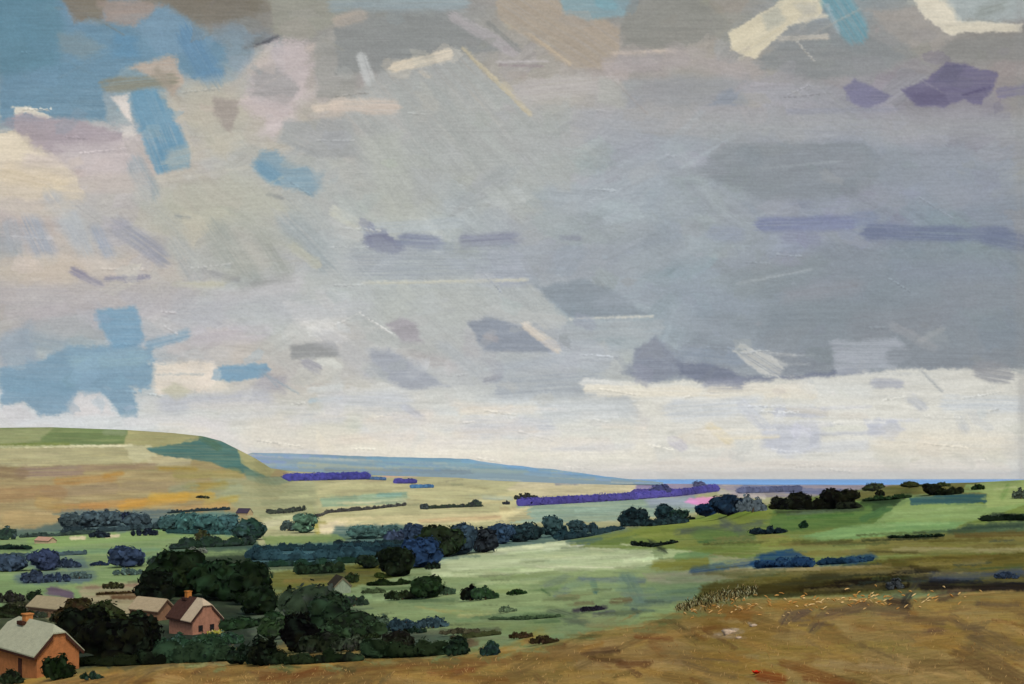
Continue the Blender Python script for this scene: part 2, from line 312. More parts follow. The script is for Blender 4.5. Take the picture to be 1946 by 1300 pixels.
P([(1730,178),(1790,170),(1800,196),(1745,200)], (98,93,125), a=.6, soft=5); S(1832,180,1880,166,5,(90,84,120), a=.8)
P([(1800,120),(1830,125),(1815,160),(1770,160)], (98,98,124), a=.5, soft=6)
S(1905,178,1960,168,26,(126,123,150), soft=3)
S(1286,236,1946,244,56,(166,169,169), a=.6, soft=14, br=.7); S(1500,212,1700,208,12,(142,146,160), a=.5)
P([(1322,326),(1374,276),(1500,272),(1640,268),(1690,312),(1640,372),(1450,382)], (136,143,147), a=.72, soft=6, rough=9); P([(1400,300),(1620,285),(1660,310),(1600,350),(1450,350)], (142,148,154), a=.5, soft=10); S(1340,322,1420,285,10,(150,157,162), a=.5, soft=5)
S(1445,320,1600,306,3,(165,172,175), a=.6); S(1290,290,1370,390,30,(168,177,178), a=.5, soft=10)
P([(1660,280),(1830,275),(1870,350),(1800,400),(1670,380)], (145,153,162), a=.6, soft=12)
S(1452,426,1612,424,34,(129,137,165), soft=5); S(1360,444,1400,444,30,(138,147,167), a=.75, soft=5); S(1632,415,1650,415,32,(130,141,163), a=.7, soft=5)
S(1500,450,1545,455,30,(136,142,164), a=.7, soft=5)
S(1655,440,1900,446,32,(112,124,156), soft=5); S(1890,450,1960,465,42,(112,124,153), soft=6)
# --- middle left
for a_ in ((60,430,84,480,42,(160,170,183)),(235,436,300,482,46,(148,153,168)),(185,440,205,480,24,(150,165,185)),(130,410,160,470,40,(182,188,192)),(20,440,30,480,40,(165,172,178)),(415,450,470,530,60,(162,167,160)),(340,470,370,520,40,(168,172,172)),(100,380,150,450,40,(176,180,184)),(270,380,330,430,40,(178,180,172)),(560,430,610,480,60,(158,168,170)),(500,455,540,520,34,(160,164,156))): S(*a_, a=.7, soft=8, br=.7)
P([(-20,486),(130,484),(182,530),(120,545),(-20,540)], (202,190,173), a=.75, soft=8)
P([(150,488),(240,494),(262,520),(170,528)], (204,194,182), a=.7, soft=8); S(560,470,600,500,22,(196,192,170), a=.6)
S(140,516,184,538,18,(140,138,156), soft=4, rough=.6); S(202,530,236,528,10,(138,138,156), soft=3); S(240,531,280,526,12,(138,138,158), soft=3, rough=.6)
S(386,514,450,532,13,(140,140,144), soft=4, rough=.6); S(470,540,545,533,20,(155,157,154), a=.7, soft=6); S(335,540,420,542,16,(197,194,172), a=.7)
S(0,560,330,566,70,(173,171,173), a=.5, soft=12); S(60,620,200,610,60,(166,166,168), a=.5, soft=12); S(360,590,640,570,60,(180,184,188), a=.45, soft=14, br=.7)
P([(0,640),(60,612),(70,690),(0,700)], (146,163,176), a=.7, soft=8)
P([(0,700),(70,688),(130,660),(215,655),(286,660),(296,720),(284,736),(250,736),(264,792),(226,792),(196,745),(150,745),(130,782),(75,792),(45,765),(0,770)], (121,160,186), soft=4, rough=9)
P([(182,590),(256,582),(276,640),(262,657),(215,662),(190,622)], (117,162,192), soft=4, rough=5)
S(150,690,265,680,34,(156,184,192), a=.6, soft=7, br=.7); S(75,650,110,655,36,(140,162,178), a=.6, soft=9); S(20,730,120,745,40,(116,158,184), a=.6, soft=8)
S(286,654,350,637,20,(130,166,190), soft=4)
P([(288,690),(404,686),(430,742),(300,752)], (222,210,193), soft=6, rough=12)
P([(130,770),(152,745),(190,745),(215,790),(140,792)], (208,203,200), a=.8, soft=5); P([(0,772),(45,768),(70,795),(0,812)], (205,203,203), a=.8, soft=5)
P([(308,742),(332,727),(366,745),(336,764)], (195,192,170), soft=4, rough=4)
P([(402,706),(414,698),(508,690),(516,704),(500,718),(440,726),(404,722)], (117,163,194), soft=2.5, rough=6)
P([(550,656),(634,648),(650,678),(556,682)], (148,150,149), soft=4, rough=3); S(585,692,600,700,22,(160,160,167), a=.8); P([(505,705),(545,715),(545,745),(480,740)], (166,165,171), a=.75, soft=7)
S(590,742,645,736,16,(205,208,204), a=.7); S(590,762,645,756,8,(163,190,207), a=.8)
S(320,768,500,754,34,(184,187,196), a=.7, soft=9); S(380,810,460,850,40,(219,212,207), a=.7, soft=10)
P([(470,790),(660,800),(660,880),(470,870)], (215,209,194), a=.6, soft=14); S(250,800,420,805,26,(212,209,207), a=.6, soft=8)
# --- middle
P([(684,426),(735,438),(772,476),(740,481),(700,470)], (124,129,156), soft=4); S(770,458,828,462,32,(134,141,161), soft=5); S(888,458,980,452,26,(134,139,160), soft=5, rough=.4)
S(690,422,705,432,14,(120,124,155), a=.7); S(1070,452,1100,452,12,(140,146,162), a=.7)
S(700,500,1090,496,74,(157,164,171), a=.6, soft=10, br=.9)
S(700,436,870,424,24,(178,186,190), a=.55, br=.9)
S(690,538,1000,532,7,(202,200,183), br=.7, ridge=4)
P([(660,545),(1012,542),(1086,610),(1062,620),(930,598),(885,612),(880,690),(700,650)], (180,184,180), a=.75, soft=7, ang=40)
P([(1014,545),(1112,532),(1180,560),(1230,600),(1086,606)], (140,150,157), soft=4)
P([(888,612),(935,600),(1002,625),(1052,670),(920,667)], (141,149,160), soft=4, rough=5)
S(926,640,940,645,14,(180,172,170), a=.6)
S(940,590,1060,612,30,(188,190,187), a=.75, ridge=4)
S(1002,622,1056,662,22,(213,203,188), soft=2, ridge=7); 
P([(730,620),(760,605),(790,615),(804,650),(765,652)], (166,162,166), soft=4)
P([(698,665),(742,664),(852,732),(780,742),(700,712)], (162,167,175), soft=6)
S(1085,606,1240,601,4,(216,213,200), ridge=4); S(1090,628,1245,622,38,(170,176,178), a=.8, soft=4)
P([(1186,708),(1210,660),(1248,640),(1302,690),(1292,710),(1240,737)], (134,141,155), soft=5)
S(925,725,950,718,13,(150,152,159), a=.8)
S(960,735,1120,725,50,(160,168,176), a=.6, soft=9)
S(1112,728,1262,738,17,(217,216,209), soft=3, ridge=6); S(1190,745,1290,735,16,(214,214,208), a=.8, ridge=5)
S(880,783,1010,778,18,(217,209,192), a=.8); S(700,800,810,790,26,(218,208,196), a=.7, soft=7)
S(900,812,1035,816,46,(191,194,201), a=.7, soft=8, br=.7); S(770,775,800,795,18,(188,189,196), a=.7)
S(820,750,930,740,26,(200,202,196), a=.6); S(1050,780,1180,775,40,(190,196,199), a=.6, soft=9)
S(640,760,760,765,40,(195,200,207), a=.6, soft=10)
for a_ in ((20,330,110,350,40,(214,198,168)),(150,350,260,340,44,(196,188,180)),(0,390,120,400,36,(206,196,180)),(60,300,200,310,26,(202,190,186)),(330,300,440,270,40,(196,190,174)),(380,220,420,290,30,(192,186,170)),(420,330,520,390,40,(186,186,172)),(610,330,680,420,46,(176,180,178)),(560,380,640,470,44,(172,178,176)),(470,420,560,470,40,(178,180,168)),(330,470,430,520,40,(182,184,178)),(640,480,690,560,50,(182,186,186)),(420,560,560,540,34,(192,190,190)),(540,600,680,590,44,(188,190,192)),(120,580,180,560,30,(188,184,182)),(20,600,120,590,28,(184,178,180)),(380,640,500,630,36,(196,190,196)),(620,640,700,700,40,(188,188,190)),(850,660,900,700,34,(176,182,186)),(1060,690,1160,670,40,(180,186,192)),(960,700,1040,690,30,(172,180,188)),(1150,570,1220,560,40,(158,166,174)),(1200,500,1300,470,50,(162,170,174)),(1000,440,1080,400,40,(168,174,176)),(880,380,960,330,44,(162,168,168)),(1240,330,1300,400,50,(164,172,178)),(1300,480,1400,440,60,(158,166,172)),(1000,260,1090,280,40,(176,178,176)),(1120,230,1260,226,40,(166,168,170)),(1430,180,1560,176,34,(160,162,166)),(1700,225,1850,220,40,(158,158,160)),(1560,390,1700,380,40,(152,160,166)),(1800,380,1930,360,50,(150,156,164)),(700,820,800,830,30,(206,206,208)),(560,800,640,790,30,(200,202,206)),(830,840,940,842,22,(216,210,204)),(470,830,600,850,40,(222,214,198)),(1000,850,1150,846,26,(214,210,202))): S(*a_, a=.55, soft=7, rough=.6, br=.5)
for k in range(34):
    x = random.uniform(300, 1150); y = random.uniform(770, 880); L = random.uniform(40, 160); S(x, y, x+L, y+random.uniform(-8, 8), random.uniform(8, 26), random.choice([(222,214,198),(226,218,204),(216,210,200),(206,206,206),(220,208,192)]), a=.5, soft=5, rough=.6, br=.6)
# --- lower right cloud bank and bright band
P([(1300,600),(1500,505),(1700,480),(1960,478),(1960,700),(1860,702),(1700,702),(1500,722),(1290,722),(1330,660)], (138,147,154), a=.55, soft=16, rough=20)
for a_ in ((1420,545,1550,510,60,(138,148,152)),(1480,600,1640,600,50,(134,144,150)),(1640,620,1780,600,60,(137,142,148)),(1820,560,1940,560,70,(142,148,156)),(1310,560,1420,580,50,(150,160,170)),(1500,560,1620,545,34,(150,152,158)),(1720,520,1900,510,40,(140,148,160))): S(*a_, a=.6, soft=10)
S(1400,540,1540,512,4,(176,183,186), a=.7); S(1290,605,1420,650,40,(156,165,172), a=.6, soft=9)
P([(1180,728),(1290,724),(1480,716),(1600,711),(1720,700),(1960,702),(1960,912),(1250,912),(1230,800)], (213,211,200), soft=3, rough=9)
P([(1286,690),(1350,690),(1410,712),(1500,716),(1620,700),(1640,712),(1480,722),(1340,728),(1290,716)], (120,127,144), soft=4)
S(1500,690,1580,670,52,(136,143,150), a=.8, soft=6); S(1300,670,1400,680,34,(140,152,166), a=.7, soft=7)
P([(1392,668),(1408,652),(1496,690),(1480,718),(1440,708)], (197,197,191), soft=2.5, rough=4, ang=32, br=.7, ridge=5); S(1440,668,1510,676,6,(190,192,190), a=.8)
P([(1578,650),(1702,642),(1732,665),(1702,702),(1592,712)], (170,175,182), soft=4, br=.7)
S(1705,678,1960,684,38,(135,142,148), soft=5); S(1700,620,1770,660,20,(160,162,164), a=.5); S(1750,648,1790,625,12,(165,168,168), a=.6)
S(1352,732,1402,729,28,(140,145,160), soft=4); S(1662,728,1706,729,20,(174,177,185), soft=2.5, ridge=4); S(1868,704,1908,710,40,(150,152,155), soft=4)
S(1120,742,1540,748,24,(223,216,198), br=.7, ridge=4); S(1420,735,1540,738,16,(216,210,195), ridge=5)
S(1290,778,1430,770,46,(199,203,205), a=.85, soft=6, br=.7); S(1410,770,1450,810,26,(195,198,203), a=.75)
S(1545,735,1640,740,34,(208,209,203), a=.8, soft=8); S(1480,782,1560,784,22,(190,193,202), a=.85); S(1500,778,1645,792,14,(208,203,191), ridge=6); S(1555,812,1640,814,13,(216,216,203), ridge=7)
P([(1448,808),(1552,800),(1562,852),(1500,872),(1448,850)], (192,195,203), soft=6)
P([(1642,798),(1700,796),(1720,816),(1695,836),(1650,826)], (190,193,202), soft=3, rough=5, ridge=3)
S(1735,758,1752,772,22,(186,189,193), soft=4, rough=.7); S(1825,800,1832,815,20,(190,193,194), soft=4, rough=.7); S(1805,768,1940,772,36,(198,203,205), soft=5, br=.7)
S(1690,840,1900,846,56,(219,209,187), a=.6, soft=16); S(1560,850,1640,845,24,(203,205,206), a=.7)
P([(1280,832),(1350,803),(1402,850),(1340,858)], (216,209,193), soft=3, ridge=7); S(1352,812,1384,836,20,(221,207,170), a=.7); S(1280,838,1295,848,22,(196,192,198), a=.7)
S(1260,888,1900,890,34,(221,213,199), br=.7, ridge=3); S(500,880,1150,890,16,(219,213,199), a=.6, br=.8)
for k in range(70):                                       # loaded-brush ridges, light painted in: a highlight lip with a shadow line under it
    x = random.uniform(20, 1900); y = random.choice([random.uniform(60, 720), random.uniform(730, 895)]); L = random.uniform(18, 90); t = math.radians(random.gauss(0, 7) if y > 700 else random.choice([0, 4, -6, 32, -25, 48]))
    c = SK.pick(x, y); dx, dy = L*math.cos(t), L*math.sin(t); SK.stroke(x, y, x+dx, y+dy, 2.6, c*1.09+5, a=.8, soft=1, rough=.8, br=.6); SK.stroke(x, y+2.6, x+dx, y+dy+2.6, 2.2, c*.9, a=.7, soft=1, rough=.8, br=.6)
for k in range(60):                                       # more ridges in the bright band, their highlights painted in colour
    x = random.uniform(880, 1860); y = random.uniform(745, 895); L = random.uniform(40, 150)
    c = SK.pick(x, y)*random.uniform(.985, 1.04); S(x, y, x+L, y+random.uniform(-4, 4), random.uniform(3, 9), c, a=.7, ridge=6)
autosky(160, 46, .16, .03)
for k in range(110):
    x = random.uniform(0, 1946); y = random.uniform(0, 720); L = random.uniform(30, 120); t = math.radians(random.choice([0, 0, 30, 45, -28]))
    S(x, y, x+L*math.cos(t), y+L*math.sin(t), random.uniform(2, 5), SK.pick(x, y)*random.uniform(.95, 1.07), a=.5, ridge=7)
S(1938,-10,1942,905,16,(148,148,146), a=.35, soft=8)
dabs(460, 9, 42, .42, .03, 28, 890, (.8, 1.5, 3)); dabs(300, 5, 15, .34, .035, 14, 890, (1, 2), (0, 5, 9))
# weave of the ground showing through the thin paint
lum = SK.C.mean(axis=2, keepdims=True)
SK.C = lum+(SK.C-lum)*.94+np.array([.3, .2, .9], np.float32)
SK.C = 206*np.clip(SK.C/206, .02, 2)**1.04
SK.C *= 1+.035*sm((lum-188)/22)
SK.C *= (1+.03*(noise(UU/22., VV/2.2)-.5)+.065*(noise(UU/2.6, VV/1.9)-.5)+.03*(noise(UU/9.+7, VV/2.6)-.5))[..., None]
dirs = np.stack([(UU-CU)/F, np.ones_like(UU), (CV-VV)/F], axis=-1); dirs /= np.linalg.norm(dirs, axis=-1, keepdims=True)
co = dirs.reshape(-1, 3)*75000.0+np.array([0, 0, CZ])
me = fastmesh('sky', co, gridfaces(*UU.shape), lin(SK.C.reshape(-1, 3)))
m = bpy.data.materials.new('sky_paint'); m.use_nodes = True; nt = m.node_tree; nt.nodes.remove(nt.nodes['Principled BSDF'])
a_ = N(nt, 'ShaderNodeAttribute', attribute_name='Col'); e_ = N(nt, 'ShaderNodeEmission', Strength=2**-EXPO)
nt.links.new(a_.outputs['Color'], e_.inputs['Color']); nt.links.new(e_.outputs[0], nt.nodes['Material Output'].inputs['Surface'])
m.cycles.emission_sampling = 'NONE'
tag(link('sky', me, m), kind='structure')
# ================================================================ LAND
KA = 1.0                       # display brightness of a white sheet lying level in this light
gu = np.concatenate([np.arange(-3000, -520, 120), np.arange(-520, -10, 10), np.arange(-10, 1958, 1.8), np.arange(1958, 2480, 10), np.arange(2480, 5001, 120)]).astype(float)
tt = np.concatenate([np.linspace(0, 1, 330), 1+np.array([.03, .08, .15, .25, .4])])
vt = vtop(gu)
UU = np.repeat(gu[:, None], len(tt), axis=1); VV = vt[:, None]+(1300-vt)[:, None]*tt[None, :]
LD = Layer(UU, VV); P, S = LD.poly, LD.stroke
LD.C[:] = (128, 142, 98)
X0, X1 = -3100, 5100
# --- far plain and middle valley
P([(X0,895),(X1,895),(X1,1100),(X0,1100)], (174,172,128), soft=1, rough=0, br=.2)
P([(480,898),(700,893),(1000,908),(1300,912),(1300,990),(900,1000),(480,1010)], (182,177,132), soft=3, rough=3)
P([(1000,911),(1250,914),(1250,940),(1010,945),(960,930)], (193,183,147), rough=2, soft=2)
S(1060,918,1200,914,9,(140,143,152), soft=2); S(980,908,1090,917,6,(122,148,150), a=.8)
P([(1215,914),(1345,914),(1370,932),(1300,945),(1200,942)], (146,133,165), soft=3, rough=3)
P([(1345,912),(1980,905),(1980,945),(1400,945)], (150,140,150), soft=3, rough=3)
S(1370,935,1450,945,10,(190,180,172), a=.7); S(1360,920,1500,918,6,(196,184,160), a=.7)
S(1412,928,1600,936,12,(104,113,145), soft=2); S(1450,917,1850,911,4,(95,105,150), a=.8)
P([(990,950),(1320,944),(1330,972),(1180,990),(960,995)], (143,167,148), soft=3, rough=3)
P([(1225,948),(1320,942),(1330,965),(1235,966)], (151,160,167), soft=4, rough=3)
P([(1310,946),(1363,944),(1362,958),(1330,962),(1300,954)], (208,138,177), soft=2, rough=3)
P([(950,965),(1000,968),(1010,985),(950,998)], (187,174,128), soft=3)
P([(610,947),(775,934),(772,956),(700,960),(610,964)], (149,174,142), soft=2, rough=3); S(720,942,760,940,7,(120,165,160), a=.7)
P([(530,895),(690,893),(860,900),(860,918),(700,920),(560,912)], (172,168,126), rough=3)
S(730,905,790,904,6,(198,165,140), a=.9); S(640,912,1000,940,10,(188,182,135), a=.6)
P([(610,985),(960,972),(1010,962),(960,992),(760,998),(612,1012)], (202,192,145), soft=3, rough=4); P([(610,995),(660,990),(650,1012),(600,1014)], (210,196,160), soft=4)
S(655,957,770,952,6,(200,190,150), a=.8); S(800,990,950,983,8,(196,170,128), a=.7); S(900,955,1000,935,12,(196,188,140), a=.6); S(920,945,970,948,8,(160,170,150), a=.8)
P([(495,985),(560,975),(580,1000),(500,1016)], (187,186,142), soft=4); S(480,1002,530,992,12,(195,190,155), a=.7)
S(590,962,604,1012,10,(172,163,75), soft=3, a=.9)
P([(640,1000),(770,997),(820,1010),(1000,1010),(1180,1005),(1300,990),(1330,1010),(1100,1050),(820,1080),(600,1080),(470,1075),(470,1040),(620,1030)], (80,110,105), soft=4, rough=5)
P([(498,1020),(640,1015),(658,1027),(640,1035),(510,1040)], (137,157,97), soft=2, rough=3)
# --- the down on the left
P([(X0,800),(0,800),(420,820),(487,868),(560,905),(520,960),(470,1000),(120,1010),(0,1012),(X0,1012)], (168,149,106), soft=1.5, rough=2)
P([(X0,800),(0,800),(380,815),(420,835),(300,850),(0,852),(X0,852)], (166,165,116), soft=2, rough=1.5)
P([(X0,800),(0,800),(245,810),(236,844),(0,851),(X0,851)], (113,133,84), soft=2, rough=2)
P([(-60,816),(102,813),(75,838),(0,846),(-60,846)], (150,154,110), soft=3, rough=3); S(0,847,130,844,7,(120,130,62), a=.8)
S(200,822,235,823,10,(150,160,125), a=.6)
P([(X0,855),(0,852),(272,846),(292,880),(0,888),(X0,890)], (176,172,131), soft=2, rough=2); S(-400,852,250,847,5,(206,200,170), soft=1.5)
P([(270,862),(365,868),(362,886),(285,886)], (181,173,136), soft=3, rough=3); P([(240,846),(290,846),(300,866),(250,880)], (181,177,140), a=.8)
P([(277,852),(372,838),(393,827),(420,836),(452,854),(468,886),(505,905),(470,904),(430,890),(400,878),(355,872),(300,864)], (72,115,110), soft=1.8, rough=2.5); S(385,832,415,850,14,(84,112,88), a=.8)
P([(450,853),(480,866),(524,893),(512,906),(485,899),(460,882)], (167,166,117), soft=1.5, rough=2)
P([(462,890),(510,905),(580,908),(520,925),(470,912)], (112,135,112), soft=3, rough=3)
P([(400,905),(520,915),(600,915),(600,990),(470,985),(440,960)], (164,167,126), soft=8)
for a_ in ((40,898,150,894,20,(150,128,118)),(150,890,290,886,12,(160,138,112)),(0,895,40,900,26,(140,120,90)),(110,916,215,908,16,(180,140,82)),(200,905,230,900,10,(176,136,70)),(305,890,372,893,7,(168,140,62)),(340,903,450,900,20,(160,152,94)),(360,925,425,922,16,(165,148,72)),(90,935,215,928,24,(160,142,110)),(240,925,330,925,22,(158,142,108)),(330,930,365,925,20,(160,163,128)),(400,940,450,930,24,(158,166,130)),(110,965,200,962,16,(186,144,92)),(160,962,270,955,16,(196,150,88)),(235,962,350,945,20,(203,153,66)),(290,945,400,942,16,(196,160,72)),(395,957,445,948,16,(188,167,84)),(330,972,430,960,14,(190,152,98)),(290,975,320,978,8,(204,150,52)),(0,940,110,935,30,(162,132,92)),(20,985,110,990,30,(185,161,112)),(80,955,110,960,26,(176,150,96)),(-300,930,-20,930,30,(165,140,96)),(-300,900,-20,900,24,(150,130,110)),(-400,970,-20,975,30,(182,155,105))): S(*a_, a=.75, soft=4, br=.6)
# --- valley bottom, left
P([(X0,1012),(0,1012),(120,1008),(320,1000),(480,1012),(500,1060),(330,1090),(280,1130),(0,1180),(X0,1180)], (128,153,101), soft=3, rough=5)
P([(X0,1005),(60,1012),(180,1010),(320,1005),(320,985),(140,985),(60,1005),(X0,1000)], (92,112,104), soft=4, rough=5)
S(60,1033,370,1010,20,(141,166,101), soft=2, rough=.25); S(170,1025,300,1018,8,(150,172,112), a=.7); S(405,1023,450,1022,20,(147,162,105), soft=2); S(260,1010,320,1000,12,(120,160,110))
S(-600,1040,55,1042,8,(25,42,40)); S(-400,1072,150,1066,24,(102,125,116), a=.8, soft=6); S(40,1100,170,1092,22,(92,110,112), a=.7, soft=6)
S(60,1050,300,1045,10,(120,150,112), a=.8); S(110,1120,250,1108,16,(142,160,108), a=.7); S(0,1122,100,1118,18,(132,156,104), a=.8)
P([(160,1113),(262,1106),(300,1122),(316,1178),(170,1170),(150,1125)], (172,158,124), soft=4, rough=4); S(165,1116,262,1112,6,(134,106,88)); S(100,1122,130,1130,20,(96,74,96), a=.8)
S(186,1129,268,1125,7,(78,56,36)); S(215,1135,300,1133,9,(92,66,44)); 
P([(28,1143),(140,1140),(150,1190),(60,1180),(30,1165)], (152,142,108), soft=3, rough=4); S(55,1150,120,1148,5,(128,116,84), a=.8)
P([(X0,1165),(20,1160),(120,1185),(300,1160),(420,1150),(500,1180),(500,1290),(0,1330),(X0,1330)], (58,66,48), soft=5, rough=8)
P([(X0,1262),(0,1262),(150,1255),(330,1266),(330,1310),(X0,1330)], (96,98,72), soft=6, rough=6); S(170,1275,330,1268,14,(50,58,44), a=.7); S(130,1266,230,1258,8,(84,92,72))
P([(418,1185),(520,1175),(520,1196),(430,1194)], (92,116,82), soft=3)
# --- middle, centre
P([(500,1075),(700,1060),(830,1075),(900,1052),(1240,1040),(1400,1060),(1330,1150),(1250,1195),(1060,1225),(650,1262),(480,1265),(470,1150)], (136,155,108), soft=4, rough=6)
P([(500,1090),(680,1070),(740,1068),(745,1100),(620,1125),(520,1145)], (106,104,52), soft=4, rough=5); S(650,1085,730,1078,16,(92,92,42), a=.8); S(545,1105,630,1100,12,(132,116,66), a=.8); S(500,1080,560,1076,10,(72,80,62))
P([(930,1044),(1075,1026),(1100,1036),(1236,1036),(1246,1068),(1210,1082),(940,1096),(820,1098),(824,1068)], (181,190,146), soft=1.5, rough=3, ridge=6)
S(860,1075,1200,1062,20,(186,194,152), a=.6, br=.8); S(940,1046,1080,1034,8,(196,200,160), a=.8, ridge=4); S(1085,1037,1180,1040,4,(206,204,180)); S(1020,1077,1200,1079,3,(196,196,160)); S(930,1096,960,1090,4,(196,196,160))
P([(820,1098),(1240,1078),(1240,1110),(1080,1150),(800,1180),(700,1175)], (150,167,114), soft=4, rough=6)
S(650,1160,900,1120,40,(134,150,104), a=.5, soft=9); S(790,1152,890,1172,4,(170,165,105)); S(900,1160,1060,1150,22,(156,172,118), a=.6); S(720,1180,860,1170,16,(128,146,98), a=.7)
S(1040,1112,1072,1098,14,(112,128,110), a=.6, soft=4); S(1105,1102,1222,1103,12,(108,123,122), soft=3); S(1060,1130,1110,1100,16,(112,128,118), a=.7, soft=4); S(1128,1110,1132,1122,13,(62,98,100)); S(1195,1108,1215,1148,40,(113,138,120), a=.75, soft=6); S(1222,1140,1310,1132,18,(104,124,112), a=.8, soft=5)
S(1090,1112,1180,1115,22,(150,172,122), a=.7); S(1062,1135,1095,1135,12,(134,132,92), a=.8); S(1165,1143,1195,1140,12,(112,100,70), a=.8); S(1092,1160,1150,1154,9,(58,52,62)); S(1095,1148,1125,1146,8,(110,95,70), a=.7); S(1130,1168,1166,1164,10,(88,92,92)); S(1204,1160,1216,1164,9,(48,52,56)); S(1050,1162,1110,1180,18,(96,108,84), a=.8, soft=4); S(900,1172,1050,1168,9,(96,118,82)); S(1006,1183,1060,1180,8,(98,122,80)); S(1030,1120,1044,1130,4,(60,90,60))
P([(1240,1150),(1285,1148),(1292,1165),(1230,1182),(1195,1186)], (152,172,114), soft=2, rough=4)
S(1110,1175,1200,1180,18,(152,162,108), a=.7); S(960,1195,1050,1200,20,(132,150,98), a=.8); S(860,1190,960,1188,14,(130,142,92), a=.7); S(840,1200,945,1198,12,(88,92,68), a=.7)
P([(1240,1066),(1345,1058),(1350,1080),(1290,1086),(1236,1082)], (131,132,62), soft=3, rough=4); P([(1256,1040),(1308,1038),(1312,1058),(1260,1061)], (177,191,137), soft=2, rough=2)
P([(1335,1046),(1440,1038),(1425,1058),(1360,1068)], (162,163,118), soft=4); S(1290,1058,1350,1048,14,(112,146,88), a=.8)
P([(1225,1090),(1340,1084),(1420,1088),(1330,1112),(1230,1108)], (152,150,122), soft=5)
P([(1225,1110),(1380,1105),(1320,1135),(1225,1135)], (128,150,106), soft=5)
P([(478,1150),(560,1120),(640,1140),(720,1180),(800,1195),(900,1215),(870,1248),(680,1258),(480,1266),(420,1230)], (74,84,70), soft=6, rough=10)
P([(300,1060),(480,1050),(500,1100),(480,1180),(430,1200),(300,1150)], (44,54,42), soft=6, rough=8)
P([(300,1185),(480,1200),(500,1262),(330,1266),(130,1262),(140,1200)], (46,54,44), soft=6, rough=8)
P([(470,1040),(640,1032),(830,1030),(830,1072),(700,1066),(480,1078)], (68,98,102), soft=5, rough=6)
P([(560,1078),(650,1072),(660,1092),(570,1094)], (54,66,50), soft=4, rough=5)
P([(60,1070),(160,1066),(165,1080),(60,1084)], (92,110,112), soft=5); P([(30,1096),(170,1092),(170,1108),(40,1110)], (88,106,112), soft=5)
P([(0,1140),(60,1130),(80,1165),(0,1180)], (66,66,54), soft=6)
P([(120,970),(330,970),(330,1000),(180,1014),(120,1010)], (100,118,116), soft=5); P([(320,974),(450,972),(460,1010),(320,1010)], (96,132,122), soft=5)
# --- the rise on the right
P([(1100,1040),(1180,1015),(1330,985),(1440,968),(1470,955),(1600,935),(1760,918),(X1,895),(X1,1080),(1500,1075),(1300,1045)], (116,134,66), soft=2, rough=3)
P([(1190,1005),(1340,982),(1450,966),(1490,985),(1380,1010),(1240,1030)], (134,146,70), soft=4, rough=4); S(1090,1030,1200,1012,14,(138,148,72), a=.8); S(1080,1030,1140,1024,9,(90,115,98)); S(1330,982,1440,975,10,(118,140,58), a=.8)
S(1276,994,1300,990,5,(188,190,130)); S(1288,1012,1380,1000,15,(86,96,84), a=.8, soft=5); S(1290,1035,1350,1030,14,(134,138,72), a=.7); S(1330,1015,1420,1020,24,(98,126,70), a=.7, soft=6); S(1375,990,1410,1010,18,(90,98,92), a=.6, soft=5)
P([(1590,942),(1690,922),(1890,912),(1950,908),(1950,940),(1740,940),(1640,955)], (112,108,62), soft=2.5, rough=3)
P([(1470,970),(1640,950),(1700,955),(1690,990),(1530,1010),(1460,1005)], (92,122,66), soft=4, rough=4); S(1500,975,1620,968,9,(92,100,92), a=.7); S(1480,990,1560,988,12,(104,130,72), a=.7)
P([(1640,950),(1725,938),(1745,944),(1710,965),(1660,972)], (52,72,46), soft=4)
P([(1718,948),(1735,942),(1870,958),(1880,938),(1830,935),(1835,922),(1946,908),(2100,905),(X1,905),(X1,960),(1946,960),(1880,982),(1830,996),(1680,1002),(1660,994)], (143,167,105), soft=1.5, rough=3)
P([(1838,922),(1900,912),(1960,906),(X1,900),(X1,955),(1950,955),(1872,968),(1876,940)], (157,172,108), soft=2, rough=2); S(1905,945,1915,925,9,(118,148,82), a=.8); S(1890,930,1930,925,4,(172,180,124), a=.8)
P([(1728,946),(1800,940),(1874,938),(1875,955),(1800,957),(1730,960)], (52,88,94), soft=1.5, rough=2.5)
P([(1520,1020),(1600,1002),(1700,993),(1836,992),(1800,1012),(1700,1018),(1545,1030)], (128,163,104), soft=2, rough=3); S(1560,1002,1700,994,4,(100,126,70)); S(1680,985,1860,980,9,(152,174,112), a=.6)
P([(1440,1012),(1520,1020),(1550,1030),(1500,1045),(1440,1045)], (137,142,72), soft=4)
P([(1866,984),(1890,974),(1970,978),(X1,975),(X1,990),(1960,990),(1865,990)], (32,42,38), soft=3); P([(1800,1010),(1850,996),(1960,990),(X1,990),(X1,1015),(1900,1022),(1800,1022)], (72,90,68), soft=5); S(1890,1005,1950,1002,8,(98,118,84), a=.7)
S(1690,1022,1790,1020,9,(25,36,32), soft=3); P([(1500,1034),(1690,1024),(1810,1014),(1960,1012),(X1,1012),(X1,1045),(1946,1048),(1480,1060)], (128,118,66), soft=5, rough=5); S(1820,1018,1960,1014,10,(96,82,44), a=.8); S(1700,1045,1960,1046,11,(158,150,106), a=.85); S(1450,1044,1640,1040,12,(140,150,88), a=.8); S(1650,1048,1740,1050,6,(84,80,44))
